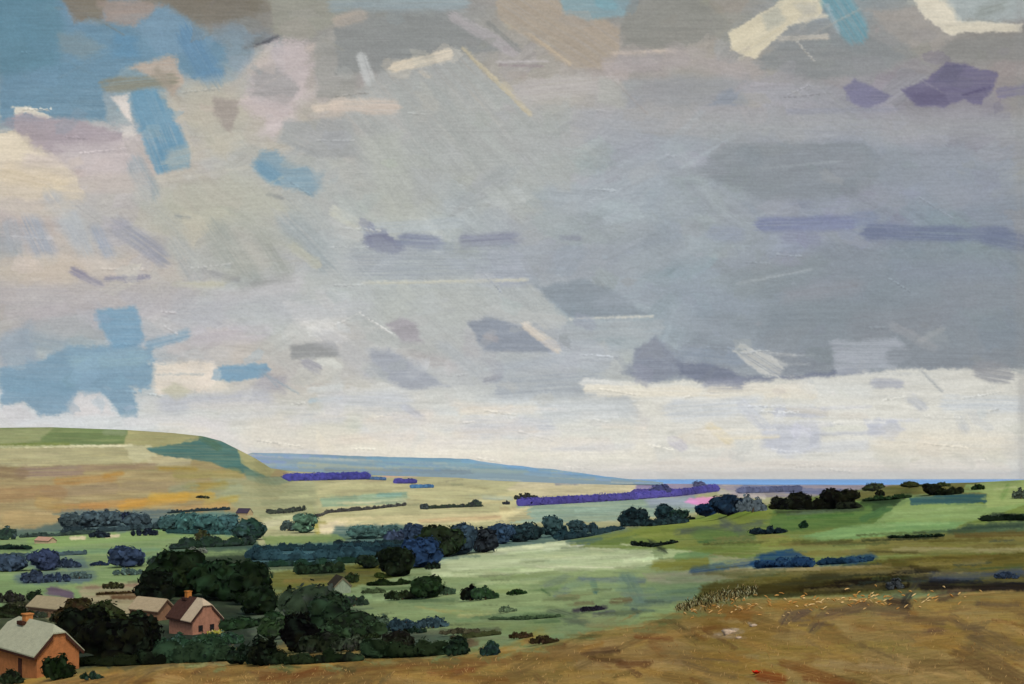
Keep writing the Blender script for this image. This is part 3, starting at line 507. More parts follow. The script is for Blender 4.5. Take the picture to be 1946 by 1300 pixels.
# --- dark unmown band and blue scrub strips
P([(1335,1112),(1480,1086),(1700,1062),(1960,1048),(X1,1048),(X1,1124),(1940,1122),(1700,1128),(1480,1136),(1320,1140)], (80,72,32), soft=6, rough=7)
P([(1720,1060),(1800,1052),(1946,1056),(X1,1056),(X1,1088),(1800,1085),(1725,1076)], (116,106,52), soft=5, rough=5); S(1780,1060,1920,1062,7,(88,80,38)); S(1350,1090,1440,1098,18,(112,108,66), a=.7)
P([(1466,1124),(1560,1108),(1690,1090),(1700,1082),(1730,1084),(1730,1120),(1640,1120),(1480,1132)], (26,23,14), soft=6, rough=5); S(1540,1100,1680,1088,14,(54,56,38), a=.8, soft=5); S(1730,1080,1780,1086,12,(42,36,20), a=.8); S(1720,1090,1800,1105,26,(40,40,36), a=.8, soft=6)
S(1772,1095,1960,1096,17,(72,82,98), soft=4); S(1900,1092,1935,1086,20,(62,78,98), a=.8); S(1770,1104,1960,1110,9,(28,32,40), a=.9); S(1870,1118,1960,1122,14,(62,50,42), a=.8, soft=5)
S(1320,1084,1444,1066,16,(58,84,108), a=.85, soft=4); P([(1420,1074),(1446,1052),(1505,1043),(1530,1056),(1548,1074),(1500,1080),(1440,1082)], (38,74,110), soft=3, rough=3); P([(1556,1068),(1620,1056),(1655,1051),(1668,1060),(1640,1072),(1560,1076)], (44,76,102), soft=3, rough=3)
S(1380,1086,1640,1078,8,(166,152,106), a=.85, soft=3); S(1600,1082,1690,1074,8,(150,134,84), a=.8)
# --- loose dark and bright brushwork of the rise and the meadow
for a_ in ((1480,972,1640,966,10,(58,66,44)),(1640,956,1700,948,12,(44,62,40)),(1690,966,1640,985,14,(82,118,72)),(1500,985,1620,978,8,(78,112,58)),(1640,1000,1800,994,6,(150,176,116)),(1700,975,1850,966,7,(156,178,116)),(1560,1022,1700,1010,6,(142,172,110)),(1880,985,1960,982,10,(28,38,34)),(1830,1004,1940,1000,7,(54,70,56)),(1640,1027,1780,1021,6,(40,46,30)),(1440,1030,1520,1026,8,(150,152,84)),(1200,1022,1290,1012,7,(146,154,82)),(1130,1032,1200,1022,6,(120,138,80)),(1330,1030,1430,1022,9,(78,110,66)),(1400,1004,1440,996,14,(84,94,84)),(1236,1030,1262,1046,10,(34,40,36)),(1180,1034,1240,1038,4,(206,208,176)),(940,1052,1060,1042,7,(196,202,164)),(1000,1070,1180,1066,6,(170,182,138)),(860,1088,980,1084,6,(160,172,124)),(760,1150,860,1146,7,(120,138,92)),(840,1160,940,1164,5,(168,170,108)),(900,1108,1020,1106,8,(164,176,126)),(690,1140,780,1142,8,(146,164,116)),(620,1136,700,1132,8,(130,156,106)),(1250,1128,1330,1118,8,(108,132,104)),(1270,1100,1360,1096,8,(134,150,112)),(1380,1070,1440,1062,6,(150,156,104)),(1560,1088,1680,1080,5,(110,98,52)),(1500,1098,1600,1092,8,(62,62,36)),(1660,1108,1720,1112,10,(30,28,22)),(1840,1068,1940,1070,8,(104,96,46)),(1740,1070,1830,1066,6,(126,114,58)),(1420,1108,1500,1100,10,(92,86,40))): S(*a_, a=.8, soft=2.5, br=.55, rough=.5)
P([(1470,1128),(1540,1112),(1690,1096),(1724,1092),(1730,1118),(1640,1122),(1480,1134)], (32,28,15), soft=5, rough=8)
P([(1380,1124),(1470,1108),(1560,1100),(1500,1130),(1360,1138)], (58,52,26), soft=5, rough=6)
P([(1740,1108),(1960,1108),(1960,1122),(1760,1128)], (30,26,24), soft=4, rough=5)
# --- stubble in front
P([(X0,1310),(120,1302),(330,1268),(500,1263),(620,1266),(680,1254),(850,1246),(940,1240),(1050,1225),(1130,1200),(1220,1190),(1280,1165),(1330,1142),(1480,1138),(1600,1134),(1700,1140),(1800,1130),(1946,1122),(X1,1118),(X1,1500),(X0,1500)], (170,140,78), soft=4, rough=5)
S(490,1264,640,1262,9,(140,118,70), a=.8); S(550,1252,680,1255,16,(66,48,38), a=.85, soft=4); S(590,1244,615,1246,10,(112,86,38), a=.8); S(535,1252,548,1250,14,(110,104,62), a=.8); S(650,1230,700,1250,24,(70,76,52), a=.7, soft=5); S(880,1225,900,1220,20,(112,92,66), a=.8)
P([(1290,1190),(1480,1165),(1700,1165),(1960,1150),(X1,1150),(X1,1500),(1000,1500),(1150,1250)], (192,162,104), a=.55, soft=14, rough=24, br=.6)
P([(640,1290),(960,1262),(1200,1225),(1250,1320),(640,1340)], (186,156,98), a=.35, soft=12, rough=16, br=.6)
def stub(n, y0f, cols, Lr, wr, ang, a, ridge=0):
    for k in range(n):
        u = random.uniform(-20, 1970); b = float(np.interp(u, [0,330,680,940,1130,1290,1480,1946], [1305,1275,1262,1250,1212,1172,1150,1140])); v = random.uniform(b+y0f, 1310)
        if v > 1312: continue
        L = random.uniform(*Lr); t = math.radians(random.gauss(ang(u), 12)); c = np.array(random.choice(cols))*random.uniform(.9, 1.1)
        S(u, v, u+L*math.cos(t), v+L*math.sin(t), random.uniform(*wr), c, a=a, soft=random.choice([1.5, 3, 6]), br=.75, rough=.5, ridge=ridge)
stub(170, 0, [(178,146,78),(184,152,86),(162,130,64),(152,122,66),(190,160,100),(166,142,70)], (50,170), (12,34), lambda u: -3 if u < 1200 else 14, .62)
stub(60, 6, [(196,158,92),(188,146,74),(204,166,98)], (40,130), (8,24), lambda u: -4 if u < 1200 else 18, .6)
stub(70, 4, [(140,92,48),(128,82,46),(150,104,56),(108,76,52),(116,96,72)], (18,70), (4,14), lambda u: -14 if u < 1000 else 22, .5)
stub(46, 8, [(200,166,108),(206,176,122),(140,112,66),(120,100,62),(150,132,76)], (60,200), (10,30), lambda u: -8 if u < 1200 else 20, .5)
for a_ in ((500,1290,640,1275,16,(140,92,52)),(560,1285,600,1270,10,(128,80,46)),(660,1280,780,1268,16,(142,104,58)),(760,1265,960,1258,10,(144,106,62)),(820,1278,900,1272,12,(146,92,56)),(480,1278,530,1282,8,(132,84,50)),(840,1285,960,1292,12,(150,108,58)),(640,1268,670,1276,10,(88,86,54)),(720,1300,740,1285,8,(110,100,70)),(830,1250,870,1256,12,(110,112,72)),(1005,1220,1070,1226,14,(120,86,52)),(1105,1235,1140,1225,14,(178,132,64)),(1110,1242,1170,1236,14,(92,68,48)),(1130,1250,1175,1255,16,(106,78,50)),(1180,1262,1230,1262,14,(112,74,46)),(1170,1285,1195,1278,10,(126,104,56)),(1210,1210,1275,1214,9,(140,92,54)),(1265,1175,1320,1215,16,(112,96,60)),(1240,1225,1300,1240,20,(150,124,78)),(1300,1248,1400,1256,10,(140,116,80)),(1340,1195,1370,1190,12,(130,84,44)),(1240,1225,1260,1240,16,(144,104,60)),(1446,1285,1480,1290,26,(150,78,42)),(1490,1262,1600,1296,20,(142,94,50)),(1530,1290,1620,1300,12,(138,84,48)),(1500,1262,1540,1255,12,(158,124,74)),(1490,1180,1500,1165,16,(106,90,78)),(1510,1175,1535,1160,18,(108,90,78)),(1545,1195,1560,1175,20,(108,92,76)),(1580,1168,1640,1150,22,(112,92,76)),(1700,1142,1720,1146,26,(66,52,44)),(1720,1140,1740,1110,20,(52,50,46)),(1790,1135,1815,1128,22,(84,66,54)),(1660,1158,1720,1165,22,(126,108,80)),(1730,1178,1790,1182,20,(120,98,72)),(1760,1200,1790,1198,14,(108,84,74)),(1640,1225,1700,1250,14,(140,118,76)),(1810,1175,1860,1205,22,(116,96,72)),(1850,1200,1930,1240,40,(128,108,74)),(1740,1265,1860,1262,26,(136,110,66)),(1840,1245,1930,1290,50,(130,104,66)),(1860,1148,1935,1150,12,(110,94,72)),(1700,1195,1740,1230,18,(156,130,84))): S(*a_, a=.72, soft=4, br=.7, rough=.5)
P([(1965,1130),(X1,1130),(X1,1500),(2000,1500)], (130,106,70), soft=12)
P([(1480,1142),(1560,1140),(1580,1152),(1500,1160),(1440,1152)], (176,134,64), a=.7, soft=4, rough=6); P([(1340,1150),(1440,1146),(1430,1180),(1350,1176)], (160,112,54), a=.75, soft=5, rough=8)
S(1360,1205,1410,1202,8,(190,170,140), a=.7); S(1375,1196,1402,1196,5,(214,196,178)); S(1366,1208,1408,1212,4,(196,180,156)); S(1424,1184,1436,1188,4,(200,184,160), a=.8)
for (a_, b_, w_, h_) in ((148,1023,22,8),(214,1019,20,8)): S(a_-w_/2, b_, a_+w_/2, b_-1, h_, (214,196,160), soft=1.5)
for k in range(60):
    u = random.uniform(1330, 1940); v = random.uniform(1012, 1128); c = random.choice([(112,104,50),(84,78,36),(60,62,34),(128,120,70),(72,86,52),(150,136,84),(52,66,62),(96,84,44)]); L = random.uniform(40, 140); S(u, v, u+L, v-L*.04, random.uniform(3, 9), c, a=.55, soft=2.5, br=.6, rough=.6)
for k in range(90):
    u = random.uniform(0, 1250); v = random.uniform(1030, 1190); c = LD.pick(u, v)*random.choice([.72, .82, 1.14, 1.2]); L = random.uniform(20, 80); S(u, v, u+L, v-L*.03, random.uniform(3, 7), c, a=.6, soft=2, br=.6, rough=.6)
for a_ in ((0,1016,150,1010,10,(78,100,96)),(150,1004,320,996,12,(84,106,106)),(320,1010,470,1014,10,(80,118,108)),(330,1042,480,1036,18,(58,78,70)),(480,1046,650,1044,12,(58,92,98)),(0,1062,120,1056,8,(92,116,110)),(250,1062,330,1058,10,(110,140,104)),(640,1044,760,1046,12,(50,78,82)),(600,1098,700,1088,8,(72,78,46)),(690,1120,820,1116,7,(84,104,66)),(740,1142,860,1140,8,(90,112,76))): S(*a_, a=.8, soft=3, br=.5)
EU, EV = [330,500,620,680,850,940,1050,1130,1220,1280,1330,1480], [1268,1263,1266,1254,1246,1240,1225,1200,1190,1165,1142,1138]
for k in range(120):
    u = random.uniform(330, 1420); v = float(np.interp(u, EU, EV))+random.gauss(0, 7); c = random.choice([(136,152,98),(124,138,84),(150,160,108),(176,144,84),(150,116,66),(104,104,62),(168,150,96)]); L = random.uniform(10, 46); t = random.gauss(-.05, .25)
    S(u, v, u+L*math.cos(t), v+L*math.sin(t), random.uniform(3, 10), c, a=.65, soft=1.5, br=.7, rough=.8)
# brush the whole land over once more, following its own colours
for k in range(1500):
    u = random.uniform(-30, 1980); v = random.uniform(float(vtop(u))+3, 1250); far = (v-812)/480
    c = LD.pick(u, v)*random.gauss(1, .035)+np.array([random.gauss(0, 3), 0, random.gauss(0, 3)]); L = random.uniform(14, 55)*(.6+far)
    S(u-L/2, v, u+L/2, v-L*random.gauss(.03, .05), random.uniform(2.2, 6)*(.6+far*1.2), c, a=.6, soft=2, br=.7, rough=.4, ridge=random.choice([0, 0, 5]))
lum = LD.C.mean(axis=2, keepdims=True)
LD.C = np.clip(lum+(LD.C-lum)*1.06, 3, 250)*(.87+.11*sm((lum-140)/45))
LD.C *= (1+.08*(noise(UU/18., VV/1.7)-.5)+.05*(noise(UU/3., VV/1.9)-.5))[..., None]
D = depth(UU, VV)
# gentle smoothing of the relief, then the true ground
XYZ = world(UU, VV, D)
ALB = np.clip(lin(LD.C)/KA, .006, .85).astype(np.float32)
nU, nV = UU.shape
skirt = XYZ[:, :1].copy(); sk2 = skirt.copy(); skirt[..., 1] *= 1.06; skirt[..., 0] *= 1.06; skirt[..., 2] -= np.where(D[:, :1] < 700, 12, 30); sk2[..., :2] *= 1.25; sk2[..., 2] = -25
front = XYZ[:, -1:].copy(); fr1 = front.copy(); fr1[..., 1] = 4; fr1[..., 0] *= .8; fr1[..., 2] = CZ-2.6+0*fr1[..., 2]; fr2 = front.copy(); fr2[..., 1] = -40; fr2[..., 2] = CZ+1.5; fr3 = fr2.copy(); fr3[..., 1] = -600; fr3[..., 0] *= 6; fr3[..., 2] = CZ+8
ALLP = np.concatenate([sk2, skirt, XYZ, fr1, fr2, fr3], axis=1); ALLC = np.concatenate([ALB[:, :1]]*2+[ALB]+[ALB[:, -1:]]*3, axis=1)
FC = gridfaces(*ALLP.shape[:2]); nr = ALLP.shape[1]
uc = np.repeat(gu[:-1], nr-1); jr = np.tile(np.arange(nr-1), nU-1); vc = np.take_along_axis(np.concatenate([VV[:, :1]]*2+[VV]+[VV[:, -1:]]*3, axis=1)[:-1, :-1], jr.reshape(nU-1, nr-1), axis=1).ravel()
stb = vc > np.interp(uc, [-3000,120,330,500,620,680,850,940,1050,1130,1220,1280,1330,1480,1700,1946,5000], [1310,1302,1268,1263,1266,1254,1246,1240,1225,1200,1190,1165,1142,1138,1140,1122,1118])
hil = (vc < np.interp(uc, [-3000,0,120,470,520,560], [1010,1010,1008,985,960,890])) & (uc < 560)
rgt = (~stb) & (vc < np.interp(uc, [1440,1600,1800,1946,5000],[1060,1060,1050,1045,1045])) & (uc > 1440) & (vc > np.interp(uc, [1440,1470,1600,1760,1946], [975,972,946,924,900]))
vc2 = ~(stb | hil | rgt)
mat_field = attr_mat('field_grass', .02, .10, .5, .25); mat_stub = attr_mat('stubble', .9, .16, 1.0, 2.2, (1, 2.2, 1))
for nm, msk, mt in (('stubble_field', stb, mat_stub), ('hill', hil, mat_field), ('pasture', rgt, mat_field), ('valley_ground', vc2, mat_field)):
    f = FC[msk]; idx, inv = np.unique(f, return_inverse=True)
    tag(link(nm, fastmesh(nm, ALLP.reshape(-1, 3)[idx], inv.reshape(-1, 4), ALLC.reshape(-1, 3)[idx], True), mt), kind='structure')
# --- far ridge behind the plain, its distance haze painted in as blue
def ridge(name, prof, d0, d1, low, cols, seed):
    uu = np.arange(prof[0][0], prof[-1][0]+1, 2.0); top = np.interp(uu, [a for a, b in prof], [b for a, b in prof])+(fbm(uu/30.+seed, uu*0)-.5)*2.0
    ts = np.linspace(0, 1, 30); U2 = np.repeat(uu[:, None], 30, 1); V2 = top[:, None]+(low-top)[:, None]*ts
    R = Layer(U2, V2); R.C[:] = cols[0]
    for a_ in cols[1:]: R.stroke(*a_[0], a_[1], a_[2], a=.85, soft=1.5, br=.6)
    for k in range(46):
        u = random.uniform(prof[0][0], prof[-1][0]); t0 = float(np.interp(u, [a for a, b in prof], [b for a, b in prof])); v = t0+abs(random.gauss(0, .5))*(low-t0); L = random.uniform(20, 110); R.stroke(u, v, u+L, v+L*.045, random.uniform(2, 5), random.choice([(140,156,150),(112,142,160),(104,136,150),(150,160,140),(120,146,172),(98,128,158),(158,164,150)]), a=.7, soft=1.2, br=.6)
    dd = d1+(d0-d1)*ts[None, :]**1.3+0*U2; p = world(U2, V2, dd); bk = p[:, :1].copy(); bk[..., 1] += 2500; bk[..., 2] = -25
    c = np.clip(lin(R.C)/KA, .006, .85); p = np.concatenate([bk, p], 1); c = np.concatenate([c[:, :1], c], 1)
    tag(link(name, fastmesh(name, p.reshape(-1, 3), gridfaces(*p.shape[:2]), c.reshape(-1, 3), True), attr_mat(name+'_hazed_grass', .003, .1, .2, .01)), kind='structure')
ridge('hills', [(380,900),(440,872),(480,860),(560,862),(700,867),(760,869),(890,872),(930,879),(980,885),(1060,893),(1120,901),(1190,910),(1260,916)], 6800, 9500, 921.0,
 [(122,142,146), ((470,866,640,870),8,(122,138,168)), ((700,872,900,876),9,(108,148,164)), ((880,876,1000,888),8,(108,150,180)), ((960,888,1200,908),11,(104,148,182)), ((560,874,700,878),5,(128,148,150)), ((760,878,900,882),5,(124,156,160)), ((800,890,900,893),4,(140,160,160)), ((690,880,800,884),5,(138,156,150)), ((500,880,620,884),9,(140,150,140)), ((570,884,720,890),12,(152,158,132)), ((720,885,960,890),9,(118,146,152)), ((730,897,900,896),9,(108,124,128)), ((900,894,1000,896),9,(132,150,140)), ((620,893,760,896),8,(120,130,122)), ((1000,900,1120,908),6,(118,145,160)), ((480,874,540,880),6,(110,130,180)), ((590,868,900,873),3,(92,130,150))], 3)
# --- the sea at the horizon
sx = np.linspace(-36000, 38000, 60); sy = np.geomspace(9000, 46000, 40); A, B = np.meshgrid(sx, sy, indexing='ij')
p = np.stack([A, B, A*0-26.0], -1); m, nt, b = newmat('sea_water', .35); c = lin((104, 154, 202))/KA
n1 = N(nt, 'ShaderNodeTexNoise', Scale=.0006, Detail=5.0); tc = N(nt, 'ShaderNodeTexCoord'); mp = N(nt, 'ShaderNodeMapping'); mp.inputs['Scale'].default_value = (.3, 2, 1)
nt.links.new(tc.outputs['Object'], mp.inputs[0]); nt.links.new(mp.outputs[0], n1.inputs['Vector']); cr = N(nt, 'ShaderNodeValToRGB'); e = cr.color_ramp.elements
e[0].position = .35; e[0].color = (*(c*.75), 1); e[1].position = .65; e[1].color = (*np.clip(c*1.2, 0, .9), 1); nt.links.new(n1.outputs['Fac'], cr.inputs[0]); nt.links.new(cr.outputs[0], b.inputs['Base Color'])
b.inputs['Specular IOR Level'].default_value = .1; b.inputs['Roughness'].default_value = .9
tag(link('sea', fastmesh('sea', p.reshape(-1, 3), gridfaces(60, 40)), m), kind='structure')
# ================================================================ TREES, BUSHES AND HEDGES
LEAFK = .8
leaf_mat = attr_mat('foliage', .8, .14, 0)
blade_mat = attr_mat('dry_stalk', 2, .1, 0)
nt = leaf_mat.node_tree; b_ = nt.nodes['Principled BSDF']; tr_ = N(nt, 'ShaderNodeBsdfTranslucent'); mx_ = N(nt, 'ShaderNodeMixShader', Fac=.5)
nt.links.new(b_.inputs['Base Color'].links[0].from_socket, tr_.inputs['Color']); nt.links.new(b_.outputs[0], mx_.inputs[1]); nt.links.new(tr_.outputs[0], mx_.inputs[2]); nt.links.new(mx_.outputs[0], nt.nodes['Material Output'].inputs['Surface'])
trunk_mat = plain_mat('bark', (74, 60, 46), .35, 3, .8, 9, (1, 1, .25))
def ico():
    import bmesh
    bm = bmesh.new(); bmesh.ops.create_icosphere(bm, subdivisions=2, radius=1)
    bm.verts.ensure_lookup_table(); v = np.array([x.co[:] for x in bm.verts]); f = np.array([[x.index for x in q.verts] for q in bm.faces]); bm.free(); return v, f
IV, IF = ico()
def foliage(name, lobes, col, leaf, n, seed, parent=None, cols2=(), jag=.16):
    """lobes: (centre, radii) in metres; leaf: dab length in metres; n: dabs"""
    r = np.random.default_rng(seed); base = lin(col)/KA*LEAFK*(np.array([.84, 1.06, .74]) if max(col) < 95 and col[1] >= col[2] else 1); lb = float(base.mean()); alts = [base]+[lin(c)/KA*LEAFK for c in cols2]+([base*2.0+.009*np.array([.6, 1.05, .8]), base*.6, base*1.2+.005*np.array([1.1, 1, .5])] if lb < .03 else [base*1.15, base*.85])
    vs, fs, cs = [], [], []; off = 0; lobe_c = []; mid = np.mean([np.array(a[0]) for a in lobes], axis=0)
    vol = np.array([max(1e-6, (a[1][0]*a[1][2])) for a in lobes]); cnt = np.maximum(20, (n*vol/vol.sum()).astype(int))
    AL = np.array(alts); ext = max(np.ptp(np.array([a[0] for a in lobes])[:, 0]), np.ptp(np.array([a[0] for a in lobes])[:, 2])*1.5, max(a[1][0] for a in lobes)); ws = max(ext*.16, leaf*1.5); o_ = seed*7.3
    def clump(pt):                      # colour changes in clumps that run across the lobes
        n1_ = noise(pt[:, 0]/ws+pt[:, 1]/ws*.6+o_, pt[:, 2]/ws+o_); n2_ = noise(pt[:, 0]/ws*.55+o_*2, pt[:, 2]/ws*.6-pt[:, 1]/ws*.4+o_)
        return AL[np.clip(((n1_-.18)*1.55*len(AL)).astype(int), 0, len(AL)-1)]*(.8+.4*n2_)[:, None]
    for (c, R), m in zip(lobes, cnt):
        c = np.array(c); R = np.array(R); lc = base*r.uniform(.92, 1.1)
        q = IV*(1+jag*2*(r.random((len(IV), 1))-.6))*R*.9+c
        vs.append(q); fs.append(np.concatenate([IF, IF[:, 2:3]], 1)+off); off += len(q); cs.append(clump(q)*r.uniform(.9, 1.1, (len(q), 1)))
        d = r.normal(size=(m, 3)); d /= np.linalg.norm(d, axis=1, keepdims=True); d[:, 2] = np.where(d[:, 2] < -.5, -d[:, 2], d[:, 2])
        rad = r.uniform(.86, 1.08, (m, 1)); rad = np.where(r.random((m, 1)) < .1, rad*r.uniform(1.05, 1.25, (m, 1)), rad); p = c+d*R*rad
        a = r.normal(size=(m, 3)); a -= d*(a*d).sum(1, keepdims=True)*.7; a /= np.linalg.norm(a, axis=1, keepdims=True); b = np.cross(d, a); b /= np.linalg.norm(b, axis=1, keepdims=True)+1e-9
        L = leaf*r.uniform(.5, 1.35, (m, 1)); W = L*r.uniform(.45, .85, (m, 1))
        q = np.stack([p-a*L, p-b*W+a*L*.1, p+a*L, p+b*W-a*L*.1], 1).reshape(-1, 3)
        vs.append(q); fs.append(np.arange(m*4).reshape(m, 4)+off); off += m*4
        k = clump(p)*r.uniform(.84, 1.18, (m, 1)); k = np.where(r.random((m, 1)) < .1, alts[r.integers(len(alts))]*r.uniform(.7, 1.5, (m, 1)), k); cs.append(np.repeat(k, 4, 0)); lobe_c.append(np.tile(c*.6+mid*.4-np.array([0, 0, R[2]*.3]), (len(IV)+m*4, 1)))
    V = np.concatenate(vs); Fc = np.concatenate(fs); C = np.clip(np.concatenate(cs), .004, .5)
    tri = Fc[:, 2] == Fc[:, 3]; tris = Fc[tri][:, :3]; Fq = Fc[~tri]
    # triangles as quads would be degenerate: build two batches in one mesh
    me = bpy.data.meshes.new(name); nf = len(tris)+len(Fq); me.vertices.add(len(V)); me.vertices.foreach_set('co', V.astype(np.float32).ravel())
    lp = np.concatenate([tris.ravel(), Fq.ravel()]).astype(np.int32); me.loops.add(len(lp)); me.loops.foreach_set('vertex_index', lp)
    st = np.concatenate([np.arange(len(tris))*3, len(tris)*3+np.arange(len(Fq))*4]).astype(np.int32); me.polygons.add(nf); me.polygons.foreach_set('loop_start', st); me.update(calc_edges=True)
    cen = np.concatenate(lobe_c); nn = V-cen; nn /= np.linalg.norm(nn, axis=1, keepdims=True)+1e-9; nn = nn*.3+np.array([0, -.35, .55]); nn /= np.linalg.norm(nn, axis=1, keepdims=True)
    me.polygons.foreach_set('use_smooth', np.ones(nf, bool)); me.normals_split_custom_set_from_vertices(nn.astype(np.float32).tolist())
    ca = me.color_attributes.new('Col', 'FLOAT_COLOR', 'POINT'); c4 = np.ones((len(V), 4), np.float32); c4[:, :3] = C; ca.data.foreach_set('color', c4.ravel())
    return link(name, me, leaf_mat, parent)
def tube(pts, rad, sides=7):
    pts = np.array(pts, float); V = []
    for i, p in enumerate(pts):
        t = pts[min(i+1, len(pts)-1)]-pts[max(i-1, 0)]; t /= np.linalg.norm(t); a = np.cross(t, [.3, 1, .1]); a /= np.linalg.norm(a); b = np.cross(t, a)
        V += [p+rad[i]*(math.cos(k*2*math.pi/sides)*a+math.sin(k*2*math.pi/sides)*b) for k in range(sides)]
    Fc = [[i*sides+k, i*sides+(k+1) % sides, (i+1)*sides+(k+1) % sides, (i+1)*sides+k] for i in range(len(pts)-1) for k in range(sides)]
    return np.array(V), np.array(Fc)
def trunk(name, h, r, spread, seed, parent):
    g = random.Random(seed); V, Fc = tube([(0, 0, -.4), (g.uniform(-.1, .1)*r, 0, h*.3), (g.uniform(-.5, .5)*r, 0, h*.65), (g.uniform(-1, 1)*r, 0, h)], [r*1.35, r, r*.75, r*.4]); Vs, Fs = [V], [Fc]; o = len(V)
    for k in range(4):
        a = k*1.57+g.uniform(-.5, .5); v, f = tube([(0, 0, h*.5), (spread*.35*math.cos(a), spread*.35*math.sin(a), h*.75), (spread*.7*math.cos(a), spread*.7*math.sin(a), h*1.1)], [r*.5, r*.35, r*.15], 5); Vs.append(v); Fs.append(f+o); o += len(v)
    return link(name, fastmesh(name, np.concatenate(Vs), np.concatenate(Fs), None, True), trunk_mat, parent)
SEED = [100]
CNAME = {'tree': 'broadleaf_tree', 'bush': 'bush', 'yew': 'conical_tree', 'hedge': 'hedge', 'scrub': 'bush'}
def plant(kind, u, v, w, h, col, label, group=None, cols2=()):
    w *= 1.1; p, d = at(u, v); s = d/F; W, H = w*s, h*s; SEED[0] += 1; sd = SEED[0]; g = random.Random(sd)
    tall = kind in ('tree', 'yew'); nm = CNAME[kind]; cat = 'tree' if tall else 'bush'
    root = empty(nm, p, 0, label=label, cat=cat, group=group)
    lp = min(11, max(2.4, .12*min(w, h)+2.0)); n = int(min(5200, max(160, w*h/(lp*lp)*3.2)))
    lobes = []
    zb = H*(.02 if kind == 'tree' else 0)
    if kind == 'yew':
        for k in range(5): t = k/4; lobes.append(((g.uniform(-.06, .06)*W, g.uniform(-.06, .06)*W, H*(.2+.68*t)), (W*.46*(1-t*.72), W*.4*(1-t*.72), H*.2)))
    elif kind == 'tree':
        k0 = max(5, min(13, int(w*h/260)+4)); lobes.append(((0, 0, zb+(H-zb)*.52), (W*.40, W*.34, (H-zb)*.47))); lobes.append(((W*.05, 0, H*.22), (W*.40, W*.34, H*.25))); lobes.append(((-W*.1, 0, H*.42), (W*.38, W*.33, H*.3)))
        for k in range(k0):
            a = g.uniform(0, 6.28); t = g.uniform(-1, 1); rr = g.uniform(.15, .30); x = math.cos(a)*W*.33*math.sqrt(1-.55*max(t, 0)**2); y = math.sin(a)*W*.3
            rz = min(rr*W, (H-zb)*.3)*g.uniform(.85, 1.1); lobes.append(((x, y, zb+rz*.9+(H-zb-2*rz*.95)*(t*.5+.5)), (rr*W, rr*W*.95, rz)))
    else:
        k0 = max(3, min(12, int(w/max(h, 1)*2.2)+2))
        for k in range(k0):
            t = (k+.5)/k0*2-1; hh = H*g.uniform(.6, 1.0)*(1-.45*t*t); rx = W*.5/k0*g.uniform(1.3, 1.9)
            rx = min(rx, W*.42); lobes.append(((t*(W*.5-rx*.6), g.uniform(-.12, .12)*W, hh*.48), (rx, min(rx, W*.3), hh*.54)))
    foliage('crown' if tall else 'foliage', lobes, col, lp*s*.62, n, sd, root, cols2)
    if tall: trunk('trunk', H*.5, max(.06, W*.035), W*.3, sd, root)
    elif h > 9: 
        V, Fc = tube([(0, 0, -.2), (W*.04, 0, H*.3), (W*.1, 0, H*.6)], [W*.03, W*.022, W*.01], 5); link('stem', fastmesh('stem', V, Fc, None, True), trunk_mat, root)
    return root
def hedge(pts, h, col, label, kind=None, name='hedge', cat='hedge', group=None, cols2=(), vary=.5, dens=1.0, deep=1.0):
    P3 = [at(u, v) for u, v in pts]; SEED[0] += 1; g = random.Random(SEED[0]); o = np.mean([p for p, d in P3], axis=0); lobes = []; dm = np.mean([d for p, d in P3]); tot = 0
    for i in range(len(pts)-1):
        L = math.hypot(pts[i+1][0]-pts[i][0], pts[i+1][1]-pts[i][1]); n = max(2, int(L/(h*(.5 if not kind else .32)))); tot += L
        for k in range(n):
            t = (k+.5)/n; u = pts[i][0]*(1-t)+pts[i+1][0]*t; v = pts[i][1]*(1-t)+pts[i+1][1]*t; p, d = at(u, v); s = d/F; H = h*s*g.uniform(1-vary*(.2 if kind else 1), 1+vary*(.1 if kind else .35))
            lobes.append((p-o+np.array([0, g.uniform(-.2, .2)*H, H*.45]), (L/n*s*(g.uniform(1.8, 2.6) if kind else g.uniform(.8, 1.9)), L/n*s*.8*deep, H*.58)))
    lp = min(4.5, max(1.8, .1*h+1.6)); s = dm/F
    root = foliage(name, lobes, col, lp*s*.62, int(min(6000, max(150, tot*h/(lp*lp)*2.6*dens))), SEED[0], None, cols2); root.location = o
    return tag(root, label, None if kind else cat, group, kind) if not kind else tag(root, label, cat, group, kind)
DK, DG, BK = (27, 33, 22), (38, 50, 34), (19, 20, 15)
SL, TL, NV, BL = (72, 88, 104), (78, 116, 110), (42, 52, 74), (62, 84, 108)
# --- far woods, distance haze painted into their blue and violet leaf colours
hedge([(545,914),(600,913),(700,911)], 15, (92,92,186), 'long violet blue wood at the foot of the far ridge beside the down', name='woodland', cat='wood', vary=.4, kind='stuff')
hedge([(690,911),(732,913)], 6, (104,142,192), 'thin pale blue end of the violet wood', name='woodland', cat='wood', kind='stuff')
hedge([(752,919),(788,919)], 10, (96,92,176), 'small violet copse between pink and cream fields', name='woodland', cat='wood', kind='stuff')
hedge([(782,928),(822,927)], 7, (96,150,200), 'pale blue copse below the small violet one', name='woodland', cat='wood', kind='stuff')
hedge([(988,962),(1080,957),(1200,950),(1290,943),(1362,934)], 15, (104,98,184), 'long violet wood running along the plain towards the pink field', name='woodland', cat='wood', vary=.3, kind='stuff')
hedge([(1205,944),(1250,940)], 14, (108,98,178), 'violet wood rising at the bend of the long wood', name='woodland', cat='wood', kind='stuff')
hedge([(1405,938),(1520,934)], 12, (118,126,160), 'grey blue wood on the plain left of the black green hedge', name='woodland', cat='wood', kind='stuff')
plant('tree', 1254, 945, 36, 26, (88,92,140), 'bluish violet tree standing at the bend of the long violet wood', 'far violet trees')
plant('tree', 1330, 936, 26, 22, (110,114,150), 'pale grey violet tree beyond the pink field', 'far violet trees')
